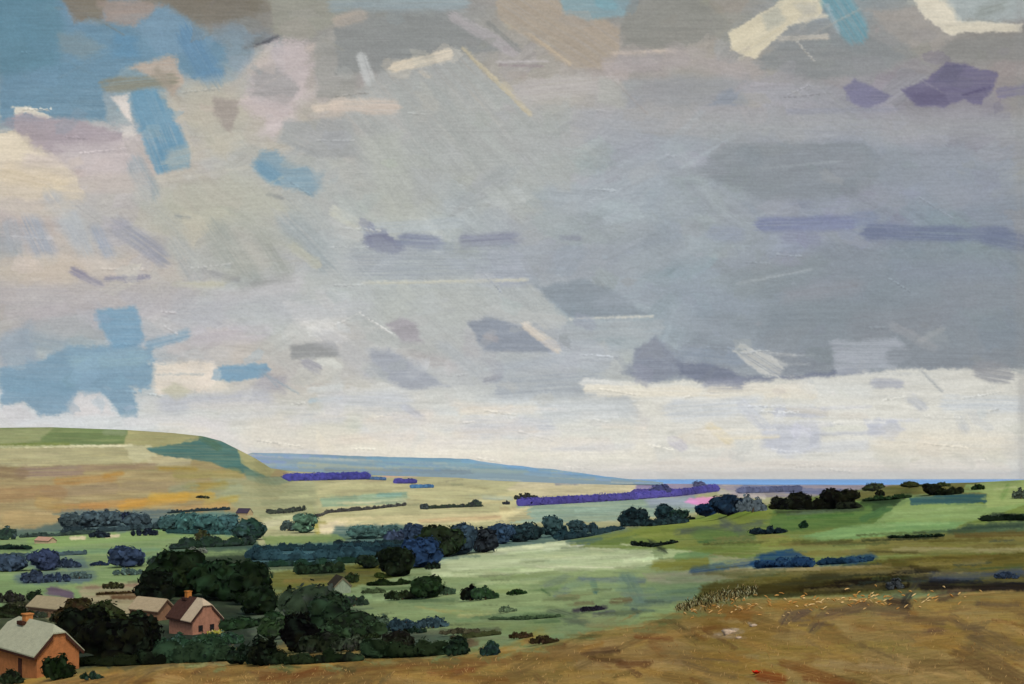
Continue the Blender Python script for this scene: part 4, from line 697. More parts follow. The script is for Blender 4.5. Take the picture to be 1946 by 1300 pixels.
# --- hedges of the valley fields
for p_, h_, c_, t_ in ((((510,977),(545,975),(580,970)),9,(92,92,92),'short grey hedge below the end of the down'),
 (((600,984),(625,975),(700,969),(770,961)),7,(98,98,92),'long thin grey hedge climbing between cream and pale teal fields'),
 (((802,968),(860,965),(915,963)),8,(82,88,84),'grey green hedge with taller trees at both ends in the cream fields'),
 (((320,976),(375,972),(436,969)),6,(62,80,84),'dark narrow hedge along the foot of the orange slope'),
 (((40,1022),(110,1019),(185,1014)),8,(78,98,88),'grey green hedge below the tan foot of the down'),
 (((-260,1046),(-60,1045),(58,1044)),9,(20,34,32),'nearly black hedge at the left edge above the pale green field'),
 (((640,1040),(700,1040),(770,1036)),14,(46,66,68),'dark navy hedge in front of the teal wood'),
 (((1062,1028),(1120,1020),(1182,1006)),11,(58,84,90),'dark teal hedge linking the round trees to the boxy clump'),
 (((1180,1001),(1240,1000),(1302,994)),14,(36,56,58),'dark hedge joining the boxy clump and the peaked trees'),
 (((1202,1037),(1240,1040),(1285,1032)),9,(28,34,34),'black curved hedge above the pale green square'),
 (((1430,1016),(1460,1015),(1490,1013)),14,(30,46,54),'short thick navy hedge on the green rise'),
 (((1466,968),(1530,969),(1632,966)),20,(26,25,17),'thick black green hedge along the crest of the rise'),
 (((1776,940),(1800,941),(1828,938)),13,(30,32,18),'dark hedge beside the leaning tree on the skyline'),
 (((930,1178),(1000,1178),(1062,1173)),8,(86,110,76),'low green hedge across the meadow left of the grey strokes of grass'),
 (((690,1250),(760,1250),(830,1246),(880,1240)),32,(38,48,36),'long dark rounded hedge bordering the stubble'),
 (((310,1260),(350,1260),(440,1256)),42,(46,60,50),'tall dark hedge under the further cottage'),
 (((715,1098),(740,1098)),11,(72,80,42),'small olive hedge right of the white gabled barn'),
 (((700,1113),(745,1113),(780,1110)),13,(38,50,30),'dark green hedge behind the flat thicket'),
 (((565,1092),(610,1090),(650,1088)),20,(38,50,38),'dark hedge across the top of the olive field'),
 (((470,1064),(560,1066),(640,1062),(700,1058)),22,(62,96,104),'wide blue teal belt of trees above the olive field'),
 (((185,1131),(268,1127)),5,(76,56,38),'low brown hedge on the tan field above the further cottage'),):
    hedge(p_, h_, c_, t_, cols2=(tuple(int(x*.8) for x in c_),))
hedge([(1436,1080),(1490,1077),(1546,1078)], 20, (44,76,112), 'rounded dark blue thicket, the larger of the two blue strips on the slope', name='thicket', cat='bush', cols2=((36,62,96),(58,92,122)))
hedge([(1558,1074),(1610,1071),(1658,1066)], 12, (48,80,106), 'low blue thicket, the thinner of the two blue strips on the slope', name='thicket', cat='bush', cols2=((40,66,92),))
hedge([(1690,1023),(1740,1022),(1792,1020)], 6, (30,42,34), 'thin dark hedge under the bright field on the right')
hedge([(1866,991),(1910,989),(1990,990),(2100,990)], 12, (34,46,40), 'dark hedge at the right edge of the picture below the bright field', cols2=((28,36,32),))
for p_, h_, c_, t_ in ((((484,1048),(640,1046),(828,1044)),14,(50,80,86),'long dark teal hedge along the upper edge of the blue teal belt'),
 (((505,1078),(600,1074),(702,1068)),12,(52,76,70),'green teal hedge along the lower edge of the blue teal belt'),
 (((330,1044),(400,1040),(482,1036)),20,(54,70,64),'grey green hedge above the tallest dark trees'),
 (((-20,1062),(60,1058),(164,1054)),9,(88,110,114),'pale blue grey hedge above the pointed slate violet tree'),
 (((118,1014),(220,1010),(314,1004)),12,(68,88,92),'slate hedge at the foot of the blue grey copse'),
 (((318,1013),(380,1016),(452,1016)),9,(64,104,100),'low teal hedge at the foot of the teal grove'),
 (((650,1048),(720,1050),(800,1050)),16,(38,60,68),'dark navy teal hedge left of the large round black green tree'),
 (((480,1264),(580,1262),(684,1256)),26,(38,46,34),'dark hedge along the stubble under the thicket'),
 (((560,1220),(640,1214),(724,1208)),30,(50,62,48),'dull green undergrowth in the middle of the thicket'),
 (((640,1176),(690,1184),(730,1194)),20,(60,76,62),'sage undergrowth behind the right end of the thicket'),
 (((424,1200),(470,1194),(524,1182)),20,(42,58,42),'dark green undergrowth between the further cottage and the thicket'),
 (((132,1264),(220,1266),(312,1262)),24,(26,32,22),'black green undergrowth at the foot of the trees between the cottages'),
 (((-60,1176),(20,1174),(112,1172)),13,(42,46,32),'black olive hedge behind the near cottage roof'),
 (((860,1216),(900,1212),(952,1206)),10,(92,90,66),'dull brown green hedge behind the long dark hedge end'),
 (((1640,953),(1690,950),(1728,946)),9,(46,64,42),'dark green hedge below the olive round tree on the skyline')):
    hedge(p_, h_, c_, t_, cols2=(tuple(int(x*.8) for x in c_), tuple(int(x*1.15) for x in c_)))
# --- trees and bushes: kind, u, v(base), width, height, colour, label
TR = [
('bush',6,1026,46,32,(70,86,86),'grey teal bush at the left edge below the down'),
('tree',133,1008,38,34,(80,98,100),'grey tree with a thin top at the left end of the blue grey copse'),
('tree',168,1002,44,32,(86,106,112),'pale blue grey tree second in the copse under the orange slope'),
('tree',205,1000,46,32,(88,108,114),'pale blue grey tree in the middle of the copse under the orange slope'),
('tree',238,993,34,20,(34,44,66),'small navy tree in front of the blue grey copse'),
('tree',262,1006,44,34,(74,92,98),'slate tree right of the small navy one in the copse'),
('bush',190,1022,38,17,(36,46,56),'dark navy bush on the near side of the copse'),
('bush',276,1018,48,18,(36,44,58),'wide navy bush right of the cream patches along the hedge'),
('bush',322,1010,26,8,(32,44,44),'tiny dark bush alone above the pale green strip'),
('tree',325,1006,44,30,(78,112,110),'teal tree at the left end of the teal grove'),
('tree',360,1008,50,36,(80,122,116),'bright teal tree in the middle of the teal grove'),
('tree',398,1012,48,36,(78,118,114),'teal tree in the grove above the light green oval'),
('tree',430,1012,40,36,(74,110,110),'teal tree at the right end of the teal grove'),
('bush',386,1032,30,34,(74,72,50),'olive brown bush between two light green ovals'),
('tree',472,1026,56,44,(58,82,80),'dark slate tree left of the light green strip'),
('bush',385,947,26,6,(48,54,44),'tiny dark bush on the orange slope of the down'),
('tree',578,1013,42,38,(96,130,106),'soft teal tree beside the yellow streak'),
('bush',547,1009,30,22,(88,106,100),'grey bush left of the soft teal tree'),
('bush',806,968,16,14,(86,98,96),'small grey bush at the left end of the cream field hedge'),
('bush',902,962,26,14,(74,82,80),'small grey tree shape at the right end of the cream field hedge'),
('bush',962,959,14,8,(62,66,70),'tiny dark bush alone on the cream field'),
('scrub',1000,950,44,14,(64,62,62),'brown black bush at the left tip of the long violet wood'),
('tree',690,1024,56,28,(86,120,112),'pale teal tree at the left of the teal bank'),
('tree',740,1022,50,26,(82,114,110),'grey teal tree in the middle of the teal bank'),
('tree',748,1036,38,30,(70,84,106),'slate blue tree in front of the teal bank'),
('tree',790,1030,46,36,(58,76,98),'blue tree left of the black green round tree'),
('bush',790,1040,34,26,(30,40,34),'black bush under the blue tree'),
('tree',838,1058,72,66,(38,46,32),'large round black green tree at the corner of the pale field'),
('tree',872,1054,66,60,(60,80,92),'large slate blue tree right of the round black green one'),
('tree',918,1050,52,48,(42,48,54),'charcoal tree between slate blue and teal blue trees'),
('tree',950,1034,46,44,(58,82,104),'teal blue tree with a rounded top above the pale field'),
('tree',985,1030,56,34,(38,58,62),'wide dark teal tree behind the pale field'),
('tree',1010,1026,40,34,(40,60,62),'dark teal tree beside the wide one'),
('tree',1052,1020,44,40,(72,102,102),'grey teal round tree in the row above the pale field'),
('tree',1096,1014,36,26,(66,92,94),'smaller grey teal tree right of the round one'),
('bush',1122,1012,30,22,(60,86,92),'grey teal bush near the end of the row'),
('bush',1075,1026,46,26,(42,68,74),'dark teal bush in front of the round grey teal tree'),
('tree',1203,998,52,36,(34,54,58),'boxy dark green clump on the far edge of the rise'),
('tree',1262,991,40,34,(34,56,60),'dark peaked tree right of the boxy clump'),
('tree',1290,994,34,28,(38,56,56),'dark round tree at the right of the peaked one'),
('bush',1312,988,18,8,(36,48,36),'tiny dark bush at the end of the peaked trees'),
('tree',1342,982,42,26,(26,52,80),'small navy tree left of the large navy one'),
('tree',1385,980,62,42,(30,48,66),'large navy tree below the pink field'),
('bush',1430,974,56,36,(102,116,122),'pale slate feathery bush right of the large navy tree'),
('tree',1478,966,30,22,(30,28,18),'low black tree at the left end of the crest hedge'),
('tree',1520,966,40,32,(28,26,18),'black brown tree in the crest hedge'),
('tree',1578,962,40,36,(22,20,14),'tallest black tree in the crest hedge'),
('tree',1608,964,44,36,(30,30,18),'dark olive black tree at the right of the crest hedge'),
('tree',1660,934,38,17,(58,60,38),'olive round tree standing on the skyline above the sea'),
('bush',1672,943,18,14,(28,28,16),'small black bush under the olive round tree'),
('tree',1730,927,36,13,(66,68,40),'olive brown tree second along the skyline'),
('tree',1772,941,34,24,(26,26,16),'black leaning tree third along the skyline'),
('bush',1790,925,36,10,(78,82,52),'pale olive bush behind the black leaning tree'),
('bush',1858,931,24,12,(34,50,26),'small dark green bush alone on the bright right field'),
('bush',1940,948,30,24,(84,96,82),'grey green bush at the right edge of the bright field'),
('bush',1527,1004,18,16,(36,58,44),'tiny dark bush right of the short navy hedge'),
('tree',15,1086,60,34,(72,90,108),'blue grey tree at the left edge of the pale valley field'),
('tree',84,1084,52,42,(62,74,100),'pointed slate violet tree in the pale valley field'),
('bush',128,1079,50,20,(62,78,98),'blue hedge like bush right of the pointed slate violet tree'),
('bush',65,1108,56,32,(70,84,104),'blue grey bush below the pointed slate violet tree'),
('bush',108,1106,52,22,(66,82,104),'low blue violet bush beside the blue grey one'),
('bush',150,1100,44,16,(94,116,112),'faint grey green bush at the end of the lower blue row'),
('tree',241,1078,58,42,(62,78,102),'slate blue peaked tree left of the great dark trees'),
('bush',190,1075,34,10,(50,66,90),'flat navy bush left of the slate blue peaked tree'),
('bush',245,1093,56,16,(96,120,112),'pale grey teal bush under the slate blue peaked tree'),
('bush',18,1145,56,28,(52,48,48),'purple black bush at the left edge above the near cottage'),
('bush',66,1142,30,24,(36,46,34),'small dark green bush on the tan ground'),
('bush',20,1168,60,26,(36,38,26),'black olive bush behind the near cottage chimney'),
('bush',75,1174,28,18,(74,78,70),'small grey bush behind the near cottage roof'),
('bush',42,1154,34,16,(78,76,62),'grey brown bush above the near cottage roof'),
('scrub',216,1119,40,16,(58,52,36),'small brown black bush alone on the pale field edge'),
('tree',142,1190,60,58,(58,46,32),'brown topped tree at the left of the dark trees between the cottages'),
('tree',162,1240,88,92,(22,24,16),'black green tree leaning over the near cottage'),
('tree',205,1205,60,66,(52,56,36),'olive tree low in the middle of the black trees'),
('tree',215,1260,112,92,(20,21,15),'broadest black tree between the two cottages'),
('tree',256,1245,88,80,(21,22,16),'black tree just left of the further cottage'),
('yew',290,1172,20,22,(40,46,24),'tiny dark tree at the left wall of the further cottage'),
('tree',296,1142,64,60,(20,24,18),'black tree at the left of the great trees behind the further cottage'),
('tree',345,1134,100,92,(28,38,24),'tallest dark green tree behind the further cottage'),
('tree',320,1086,60,40,(64,80,72),'grey green tree top left of the tallest dark tree'),
('tree',425,1140,112,80,(30,44,30),'wide dark green tree right of the tallest one behind the further cottage'),
('tree',470,1150,70,88,(26,36,24),'dark tree at the right edge of the great trees'),
('bush',375,1052,40,14,(128,136,122),'pale grey bush above the great dark trees'),
('bush',262,1182,36,26,(44,54,40),'small dark green bush in front of the cream roofed outbuilding'),
('bush',112,1182,40,20,(52,56,42),'low green bush in front of the tan roofed outbuilding'),
('bush',455,1192,60,30,(40,54,42),'dark green bush right of the further cottage gable'),
('bush',340,1232,70,32,(60,82,72),'grey teal bush under the further cottage front'),
('bush',395,1230,70,30,(66,88,72),'sage bush below the gable of the further cottage'),
('bush',440,1224,44,34,(64,88,74),'rounded sage bush right of the gable'),
('bush',476,1262,84,62,(32,42,34),'dark rounded bush at the bottom right of the cottage hedge'),
('bush',110,1292,64,60,(32,42,26),'dark green bush against the gable of the near cottage'),
('bush',24,1300,44,34,(44,50,38),'dull green bush under the front of the near cottage'),
('bush',175,1292,50,18,(44,60,54),'low bluish bush on the lane in front of the dark trees'),
('tree',492,1168,66,56,(30,40,28),'dark tree left of the olive field'),
('yew',549,1152,28,36,(34,42,28),'dark upright bush on the olive field'),
('tree',590,1188,104,80,(66,74,66),'grey green tree at the top of the central thicket'),
('bush',535,1215,90,60,(62,76,56),'soft green bush left of the black tree in the thicket'),
('tree',625,1202,84,74,(40,52,42),'dark green tree in the middle of the central thicket'),
('bush',672,1152,56,26,(60,70,66),'slate peaked bush behind the central thicket'),
('tree',668,1206,84,46,(40,50,38),'dark spreading tree at the right of the central thicket'),
('bush',722,1198,50,34,(84,104,84),'pale sage bush at the right end of the thicket'),
('tree',566,1240,62,72,(14,15,12),'black leaning tree in the middle of the thicket'),
('bush',612,1240,90,46,(44,48,40),'charcoal bush right of the black leaning tree'),
('bush',506,1264,74,60,(24,28,22),'black bush at the foot of the thicket beside the stubble'),
('bush',668,1238,76,36,(58,60,54),'dull grey bush above the stubble edge'),
('bush',705,1214,36,14,(40,46,30),'small dark bush on the grey slope above the long dark hedge'),
('tree',700,1080,40,26,(36,46,36),'small dark tree above the white gabled barn'),
('tree',752,1096,62,58,(26,32,22),'black green tree left of the blue tree at the pale field'),
('tree',800,1078,70,58,(46,70,102),'deep blue tree at the left corner of the pale field'),
('bush',822,1082,30,16,(24,32,28),'black bush under the deep blue tree'),
('bush',668,1108,28,24,(46,54,34),'dark olive bush just right of the white gable'),
('bush',710,1128,44,12,(82,98,66),'low sage bush on the meadow right of the barn'),
('tree',812,1137,50,46,(38,52,34),'round dark green tree standing alone on the meadow'),
('bush',764,1140,66,22,(42,48,34),'flat dark thicket left of the round tree'),
('bush',850,1131,32,18,(76,100,76),'pale green bush right of the round tree'),
('bush',893,1142,36,34,(14,16,12),'black bush with bare feet on the meadow'),
('bush',922,1140,52,32,(62,84,62),'grey green bush joined to the black one on the meadow'),
('bush',982,1131,38,13,(38,58,34),'small dark green bush on the right of the meadow'),
('bush',965,1164,34,14,(118,140,104),'pale rounded bush by the low green hedge'),
('bush',766,1200,66,34,(58,80,88),'spiky blue green shrub at the thicket end'),
('bush',822,1194,60,26,(64,86,92),'second spiky blue shrub, nearer the brown bank'),
('bush',792,1204,36,16,(36,50,44),'small dark bush between the two spiky blue shrubs'),
('tree',756,1240,52,44,(34,32,28),'brown black round bush rising from the long dark hedge'),
('bush',868,1246,46,40,(32,44,36),'round end bush of the long dark hedge'),
('bush',930,1246,38,34,(50,70,68),'round blue green bush alone at the edge of the stubble'),
('scrub',880,1206,86,14,(98,96,72),'faint brown scrub above the long dark hedge'),
('scrub',990,1214,44,16,(78,60,44),'brown brushwood at the left of the heap by the stubble'),
('scrub',1035,1224,56,20,(74,58,44),'larger brown brushwood heap by the stubble'),
('bush',1126,1162,46,13,(52,50,62),'violet black low bush on the meadow near the stubble'),
('bush',1700,1120,34,24,(74,80,82),'dark grey bush between the olive and blue strips'),
('bush',1912,1100,40,16,(62,78,98),'blue grey bush at the right end of the blue strip'),
]
for t_ in TR:
    c_ = t_[5]; plant(*t_, cols2=(tuple(min(255, int(x*1.25)) for x in c_), tuple(int(x*.75) for x in c_)))
# ================================================================ BUILDINGS
import bmesh
def solid(name, polys, mat, parent, thick=None):
    """closed mesh from polygons; with thick each polygon is given that depth along -z"""
    bm = bmesh.new()
    for pl in polys:
        top = [bm.verts.new(p) for p in pl]; bm.faces.new(top)
        if thick:
            bt = [bm.verts.new((p[0], p[1], p[2]-thick)) for p in pl]; bm.faces.new(bt[::-1])
            for i in range(len(pl)): j = (i+1) % len(pl); bm.faces.new((top[i], bt[i], bt[j], top[j]))
    bmesh.ops.recalc_face_normals(bm, faces=bm.faces); me = bpy.data.meshes.new(name); bm.to_mesh(me); bm.free()
    return link(name, me, mat, parent)
def boxes(name, bs, mat, parent):
    bm = bmesh.new()
    for (x0, y0, z0, x1, y1, z1) in bs:
        r = bmesh.ops.create_cube(bm, size=1)
        for q in r['verts']: q.co = ((x0+x1)/2+q.co.x*(x1-x0), (y0+y1)/2+q.co.y*(y1-y0), (z0+z1)/2+q.co.z*(z1-z0))
    bmesh.ops.bevel(bm, geom=bm.edges[:], offset=.02, segments=1, affect='EDGES')
    me = bpy.data.meshes.new(name); bm.to_mesh(me); bm.free(); return link(name, me, mat, parent)
def bmat(nm, c, k=1.0, **kw): return plain_mat(nm, tuple(np.clip(255*np.where((q := lin(c)/KA*k*.68) <= .0031308, q*12.92, 1.055*np.clip(q, 0, 1)**(1/2.4)-.055), 0, 240)), **kw)
dark_glass, _, gb = newmat('window_glass', .15); gb.inputs['Base Color'].default_value = (.012, .012, .013, 1); gb.inputs['Specular IOR Level'].default_value = .5
def cottage(u, v, yaw, L, W, He, Hr, cut, hip, cols, name, label, cat, eav=.45, chimney=None, dark_to=None, wins=(), fwins=(), door=None, tex=1.0):
    p, d = at(u, v); p[2] -= .15; R = empty(name, p, math.radians(yaw), label=label, cat=cat)
    wm = bmat(name+'_wall', cols[0], 1.0, var=.24, scale=1.6*tex, bump=.8, bscale=6); rm = bmat(name+'_roof', cols[1], 1.0, var=.14, scale=1.0*tex, bump=.8, bscale=5, stretch=(1, 1, 3)); tm = bmat(name+'_timber', cols[2], 1.0, var=.3)
    zc = He+(Hr-He)*cut; hw = (W/2)*(1-cut)     # half width of the gable top where the half hip starts
    solid('wall', [[(-L, 0, -1), (0, 0, -1), (0, 0, He), (-L, 0, He)], [(-L, W, -1), (-L, 0, -1), (-L, 0, He), (-L, W/2-hw, zc), (-L, W/2+hw, zc), (-L, W, He)], [(0, W, -1), (-L, W, -1), (-L, W, He), (0, W, He)], [(0, 0, -1), (0, W, -1), (0, W, He), (0, W/2+hw, zc), (0, W/2-hw, zc), (0, 0, He)]], wm, R)
    sl = (Hr-He)/(W/2); e = eav; o = .35; h = .12   # roof skin sits h above the wall heads
    def half(sgn, xa, xb, hipL, hipR, fy):
        y0 = -e if fy == 0 else W+e; yr = W/2; yc = W/2-hw if fy == 0 else W/2+hw; z0 = He-e*sl+h
        pts = [(xa, y0, z0), (xb, y0, z0)]
        pts += [(xb, yc, zc+h), (xb-hip-o, yr, Hr+h)] if hipR else [(xb, yr, Hr+h)]
        pts += [(xa+hip+o, yr, Hr+h), (xa, yc, zc+h)] if hipL else [(xa, yr, Hr+h)]
        return pts
    xa, xb = -L-o, o; th = .16
    if dark_to:
        dm = bmat(name+'_roof_dark', cols[3], 1.0, var=.3, scale=2, bump=.9, bscale=6); xm = dark_to  # left part of the front slope takes a darker roof colour
        solid('roof', [half(1, xm, xb, False, True, 0), half(1, xa, xb, True, True, 1), [(xb, W/2-hw, zc+h), (xb, W/2+hw, zc+h), (xb-hip-o, W/2, Hr+h)], [(xa, W/2+hw, zc+h), (xa, W/2-hw, zc+h), (xa+hip+o, W/2, Hr+h)]], rm, R, th)
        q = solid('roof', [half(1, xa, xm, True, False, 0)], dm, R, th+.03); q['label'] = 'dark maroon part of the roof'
    else:
        solid('roof', [half(1, xa, xb, True, True, 0), half(1, xa, xb, True, True, 1), [(xb, W/2-hw, zc+h), (xb, W/2+hw, zc+h), (xb-hip-o, W/2, Hr+h)], [(xa, W/2+hw, zc+h), (xa, W/2-hw, zc+h), (xa+hip+o, W/2, Hr+h)]], rm, R, th)
    z0 = He-e*sl-.06; bw = .34
    for s in (0, 1):
        ya = -e if s == 0 else W+e; yc = W/2-hw if s == 0 else W/2+hw; dy = (1 if s == 0 else -1)
        solid('bargeboard', [[(o+.02, ya, z0+.04), (o+.02, yc, zc-.06), (o+.02, yc, zc-.06-bw*1.5), (o+.02, ya+dy*.12, z0-bw*.9)], [(o-.1, ya, z0+.04), (o-.1, yc, zc-.06), (o-.1, yc, zc-.06-bw*1.5), (o-.1, ya+dy*.12, z0-bw*.9)],
             [(o+.02, ya, z0+.04), (o-.1, ya, z0+.04), (o-.1, ya+dy*.12, z0-bw*.9), (o+.02, ya+dy*.12, z0-bw*.9)], [(o+.02, ya+dy*.12, z0-bw*.9), (o-.1, ya+dy*.12, z0-bw*.9), (o-.1, yc, zc-.06-bw*1.5), (o+.02, yc, zc-.06-bw*1.5)]], tm, R)
    boxes('eaves_shade_board', [(-L, -e+.03, z0-.3, o-.12, -e+.11, z0+.02)], tm, R)  # dark board added to stand in for the overhang's shadow band
    boxes('soffit', [(-L, -e+.12, z0-.1, 0, -.003, z0-.04)], tm, R)
    if chimney:
        cx, cw, chh, ccol = chimney; cm = bmat(name+'_chimney', ccol, 1.0, var=.25, scale=3); c = boxes('chimney', [(cx-cw/2, W/2-cw*.4, Hr-1.2, cx+cw/2, W/2+cw*.4, Hr+chh)], cm, R); boxes('chimney_cap', [(cx-cw/2-.1, W/2-cw*.4-.1, Hr+chh+.003, cx+cw/2+.1, W/2+cw*.4+.1, Hr+chh+.16)], cm, c); boxes('flashing', [(cx-cw/2-.25, W/2-cw*.4-.55, Hr-.62, cx+cw/2+.25, W/2-cw*.4-.02, Hr-.18)], tm, c)
    for (y, z, w_, h_) in wins:
        f = boxes('window', [(.003, y-w_/2, z, .07, y+w_/2, z+.08), (.003, y-w_/2, z+h_-.08, .07, y+w_/2, z+h_), (.003, y-w_/2, z+.082, .07, y-w_/2+.08, z+h_-.082), (.003, y+w_/2-.08, z+.082, .07, y+w_/2, z+h_-.082)], tm, R); boxes('pane', [(.004, y-w_/2+.082, z+.082, .03, y+w_/2-.082, z+h_-.082)], dark_glass, f)
    for (x, z, w_, h_) in fwins:
        f = boxes('window', [(x-w_/2, -.07, z, x+w_/2, -.003, z+.08), (x-w_/2, -.07, z+h_-.08, x+w_/2, -.003, z+h_), (x-w_/2, -.07, z+.082, x-w_/2+.08, -.003, z+h_-.082), (x+w_/2-.08, -.07, z+.082, x+w_/2, -.003, z+h_-.082)], tm, R); boxes('pane', [(x-w_/2+.082, -.03, z+.082, x+w_/2-.082, -.004, z+h_-.082)], dark_glass, f)
    if door:
        x, w_, h_ = door; boxes('door', [(x-w_/2, -.08, -.3, x+w_/2, -.003, h_)], tm, R)
    return R
cottage(70, 1289, -42, 12.5, 4.9, 3.2, 5.9, .70, 1.3, ((176,116,72), (172,174,146), (74,50,40)), 'cottage', 'near orange walled cottage with a grey green roof at the lower left corner', 'cottage', eav=.5, chimney=(-8.6, 1.1, .55, (190,128,74)), fwins=(), door=(-4.6, 1.0, 1.9))
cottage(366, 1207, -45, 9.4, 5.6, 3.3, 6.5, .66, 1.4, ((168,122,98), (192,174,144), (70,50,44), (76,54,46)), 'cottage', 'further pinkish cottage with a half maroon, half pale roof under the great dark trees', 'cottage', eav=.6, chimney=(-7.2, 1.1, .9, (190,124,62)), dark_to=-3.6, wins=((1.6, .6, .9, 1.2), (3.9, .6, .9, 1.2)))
cottage(636, 1129, -66, 7.5, 4.8, 2.6, 5.0, .97, .1, ((142,154,132), (62,58,48), (120,112,90)), 'barn', 'small whitish gabled barn with a dark roof on the meadow', 'barn', eav=.3)
cottage(300, 1180, -32, 9.5, 4.6, 2.4, 4.6, .97, .1, ((140,106,80), (172,156,124), (92,70,56)), 'outbuilding', 'low outbuilding with a cream roof half hidden by trees left of the further cottage', 'outbuilding', eav=.3)
cottage(128, 1176, -30, 14, 5, 2.2, 4.2, .97, .1, ((140,112,86), (160,148,116), (92,74,60)), 'outbuilding', 'low outbuilding with a tan roof showing above the near cottage', 'outbuilding', eav=.3)
cottage(470, 980, -30, 16, 8, 3, 7.5, .97, .1, ((186,166,128), (72,64,78), (90,80,80)), 'barn', 'tiny distant barn with a dark violet roof below the down', 'barn', eav=.3)
cottage(92, 1033, -30, 15, 6, 2, 4.2, .97, .1, ((196,172,140), (188,150,126), (120,96,80)), 'farm_building', 'small pale pinkish farm building along the valley hedge under the down', 'farm building', eav=.3)
# ================================================================ SMALL THINGS OF THE STUBBLE
def blades(name, items, label, cat):
    V, Fc, C = [], [], []
    for (u, v, lp, ang, wp, c, tilt) in items:
        p, d = at(u, v); s = d/F; L = lp*s; w_ = wp*s; a = math.radians(ang); dx = np.array([math.cos(a)*math.cos(tilt), .5*math.cos(a), math.sin(a)]); dx /= np.linalg.norm(dx); sd_ = np.cross(dx, [0, 1, 0]); sd_ /= np.linalg.norm(sd_)+1e-9; n_ = np.cross(dx, sd_)
        p = p+np.array([0, 0, w_*.6]); o = len(V)
        for (t, k) in ((0, .6), (.5, 1), (1, .35)):
            b_ = p+dx*L*t+np.array([0, 0, -.06*L*(t > .9)])
            V += [b_-sd_*w_*k*.5, b_+n_*w_*k*.5, b_+sd_*w_*k*.5, b_-n_*w_*k*.5]; C += [lin(c)/KA*(.95 if name == 'stubble' else .66)]*4
        for r_ in (0, 4):
            for k in range(4): Fc.append([o+r_+k, o+r_+(k+1) % 4, o+r_+4+(k+1) % 4, o+r_+4+k])
    return tag(link(name, fastmesh(name, V, Fc, np.clip(np.array(C), .005, .8)), blade_mat), label, cat, None, 'stuff')
it = []
for k in range(150):
    u = random.choice([random.uniform(1300, 1870), random.gauss(1500, 90), random.gauss(1660, 60)]); 
    if not 1290 < u < 1880: continue
    v = float(np.interp(u, [1300,1480,1700,1880], [1160,1140,1138,1126]))+random.gauss(6, 10)
    it.append((u, v, random.uniform(6, 14), random.choice([random.uniform(5, 40), random.uniform(140, 170)]), random.uniform(2.2, 4.0), random.choice([(214,176,112),(200,152,84),(220,190,130),(186,136,70)]), random.uniform(-.4, .4)))
blades('straw', it, 'pale golden straw scattered along the dark edge of the stubble', 'straw')
it = []
for k in range(800):
    u = random.uniform(1285, 1440); v = float(np.interp(u, [1285,1340,1440], [1160,1144,1124]))+random.gauss(0, 1)*float(np.interp(u, [1285,1340,1440], [2, 7, 5]))
    it.append((u, v, random.uniform(4, 9), random.uniform(50, 130), random.uniform(1.2, 2.2), random.choice([(178,176,132),(120,116,74),(54,50,30),(150,132,84),(70,66,40)]), 0))
blades('dry_grass', it, 'pale dry grass fringing the corner of the stubble', 'grass')
it = []
for k in range(1500):
    u = random.uniform(300, 1960); b = float(np.interp(u, [0,330,680,940,1130,1290,1480,1700,1946], [1305,1275,1262,1250,1212,1172,1150,1150,1136])); v = b+random.random()**.7*(1330-b)
    it.append((u, v, random.uniform(3, 8), random.uniform(40, 140), random.uniform(.7, 1.5), random.choice([(170,136,80),(150,116,66),(186,152,96),(132,96,56),(176,144,84)]), random.uniform(-.6, .6)))
blades('stubble', it, 'short cut golden stubble standing in the front field', 'stubble')
it = []
for k in range(60): it.append((random.uniform(394, 424), 1204+random.uniform(-4, 3), random.uniform(3, 6), random.uniform(60, 120), 2.0, random.choice([(190,184,70),(170,170,60),(210,200,130)]), 0))
blades('flower_bed', it, 'small yellow flowers at the foot of the further cottage gable', 'flowers')
# pale flint in the stubble
for (u, v, w_, lb) in ((1386, 1204, 30, 'largest pale flint lying in the stubble'), (1432, 1190, 14, 'smaller pale flint right of the largest one'), (1404, 1213, 12, 'small pale flint just in front of the largest one')):
    p, d = at(u, v); s = d/F*w_/2; q = IV*(1+.5*(np.random.default_rng(int(u)).random((len(IV), 1))-.5))*np.array([s, s*.8, s*.42])
    o = link('flint', fastmesh('flint', q, IF), bmat('flint', (200,178,150), .9, var=.3, scale=6)); o.location = p+np.array([0, 0, s*.15]); tag(o, lb, 'stone', 'pale flints in the stubble')
# red poppies
p, d = at(1437, 1286); R = empty('poppy', p, 0, label='small red poppy glowing in the stubble near the bottom', cat='flower'); s = d/F; g = random.Random(4)
red = plain_mat('poppy_petal', (190, 40, 18), .2); grn = plain_mat('poppy_stem', (120, 110, 60), .3)
for k in range(5):
    a = k*1.2566; V, Fc = [], []
    for i in range(5):
        for j in range(4):
            t = i/4; w_ = (j/3-.5)*2*math.sin(math.pi*(.12+.8*t))*.8; rr = s*8*t; V.append((math.cos(a)*rr-math.sin(a)*w_*s*6, math.sin(a)*rr+math.cos(a)*w_*s*6, s*6+s*5*t*t+.4*s*math.cos(j*2)))
    Fc = gridfaces(5, 4); link('petal', fastmesh('petal', V, Fc, None, True), red, R)
V, Fc = tube([(0, 0, s*6), (-s*6, s*3, s*3), (-s*30, s*14, -s*.5)], [s*.9, s*.8, s*.6], 6); link('stem', fastmesh('stem', V, Fc, None, True), grn, R)
V = IV*np.array([s*2.2, s*2.2, s*2.4])+np.array([0, 0, s*7.5]); link('seed_head', fastmesh('seed_head', V, IF, None, True), plain_mat('poppy_heart', (40, 20, 16)), R)
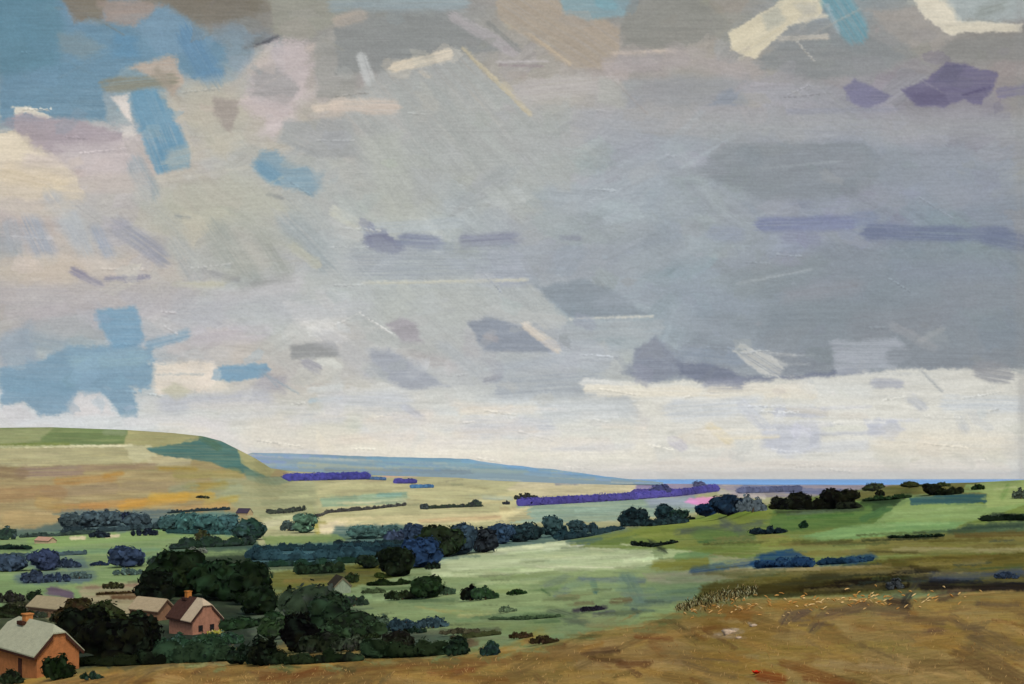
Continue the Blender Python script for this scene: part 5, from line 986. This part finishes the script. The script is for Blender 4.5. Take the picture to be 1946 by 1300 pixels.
# ================================================================ THE AIR
V = [(x, y, z) for x in (-50000, 50000) for y in (-700, 50000) for z in (-45, 290)]
hz = tag(link('haze', fastmesh('haze', V, [[0, 1, 3, 2], [4, 6, 7, 5], [0, 4, 5, 1], [2, 3, 7, 6], [0, 2, 6, 4], [1, 5, 7, 3]])), kind='stuff')
m = bpy.data.materials.new('haze_air'); m.use_nodes = True; nt = m.node_tree; nt.nodes.remove(nt.nodes['Principled BSDF'])
pv = N(nt, 'ShaderNodeVolumePrincipled', Density=1.1e-5, Anisotropy=.2); pv.inputs['Color'].default_value = (.80, .88, 1, 1); nt.links.new(pv.outputs[0], nt.nodes['Material Output'].inputs['Volume']); hz.data.materials.append(m)
# ================================================================ CAMERA AND LIGHT
cam = bpy.data.cameras.new('camera'); cam.lens = 35; cam.sensor_width = 36; cam.shift_y = (CV-650)/1946; cam.clip_end = 250000; cam.clip_start = .5
co_ = bpy.data.objects.new('camera', cam); COL.objects.link(co_); co_.location = (0, 0, CZ); co_.rotation_euler = (math.pi/2, 0, 0); SC.camera = co_
SUN_EL, SUN_AZ = math.radians(48), math.radians(158)         # azimuth clockwise from the view direction: behind the right shoulder
sl = bpy.data.lights.new('sun', 'SUN'); sl.energy = 1.4; sl.angle = math.radians(10); sl.color = (1, .95, .87)
so = bpy.data.objects.new('sun', sl); COL.objects.link(so); so.location = (30, -60, 120)
so.rotation_euler = (math.pi/2-SUN_EL, 0, -SUN_AZ+math.pi)
w = bpy.data.worlds.new('World'); SC.world = w; w.use_nodes = True; nt = w.node_tree; bg = nt.nodes['Background']
st = nt.nodes.new('ShaderNodeTexSky'); st.sky_type = 'NISHITA'; st.sun_disc = False; st.sun_elevation = SUN_EL; st.sun_rotation = SUN_AZ; st.air_density = 1; st.dust_density = 3
nt.links.new(st.outputs[0], bg.inputs[0]); bg.inputs[1].default_value = .12
vs_ = SC.view_settings; SC.display_settings.display_device = 'sRGB'; vs_.view_transform = 'Standard'; vs_.look = 'None'; vs_.exposure = EXPO; vs_.gamma = 1; vs_.use_curve_mapping = False
SC.cycles.max_bounces = 4; SC.cycles.diffuse_bounces = 2
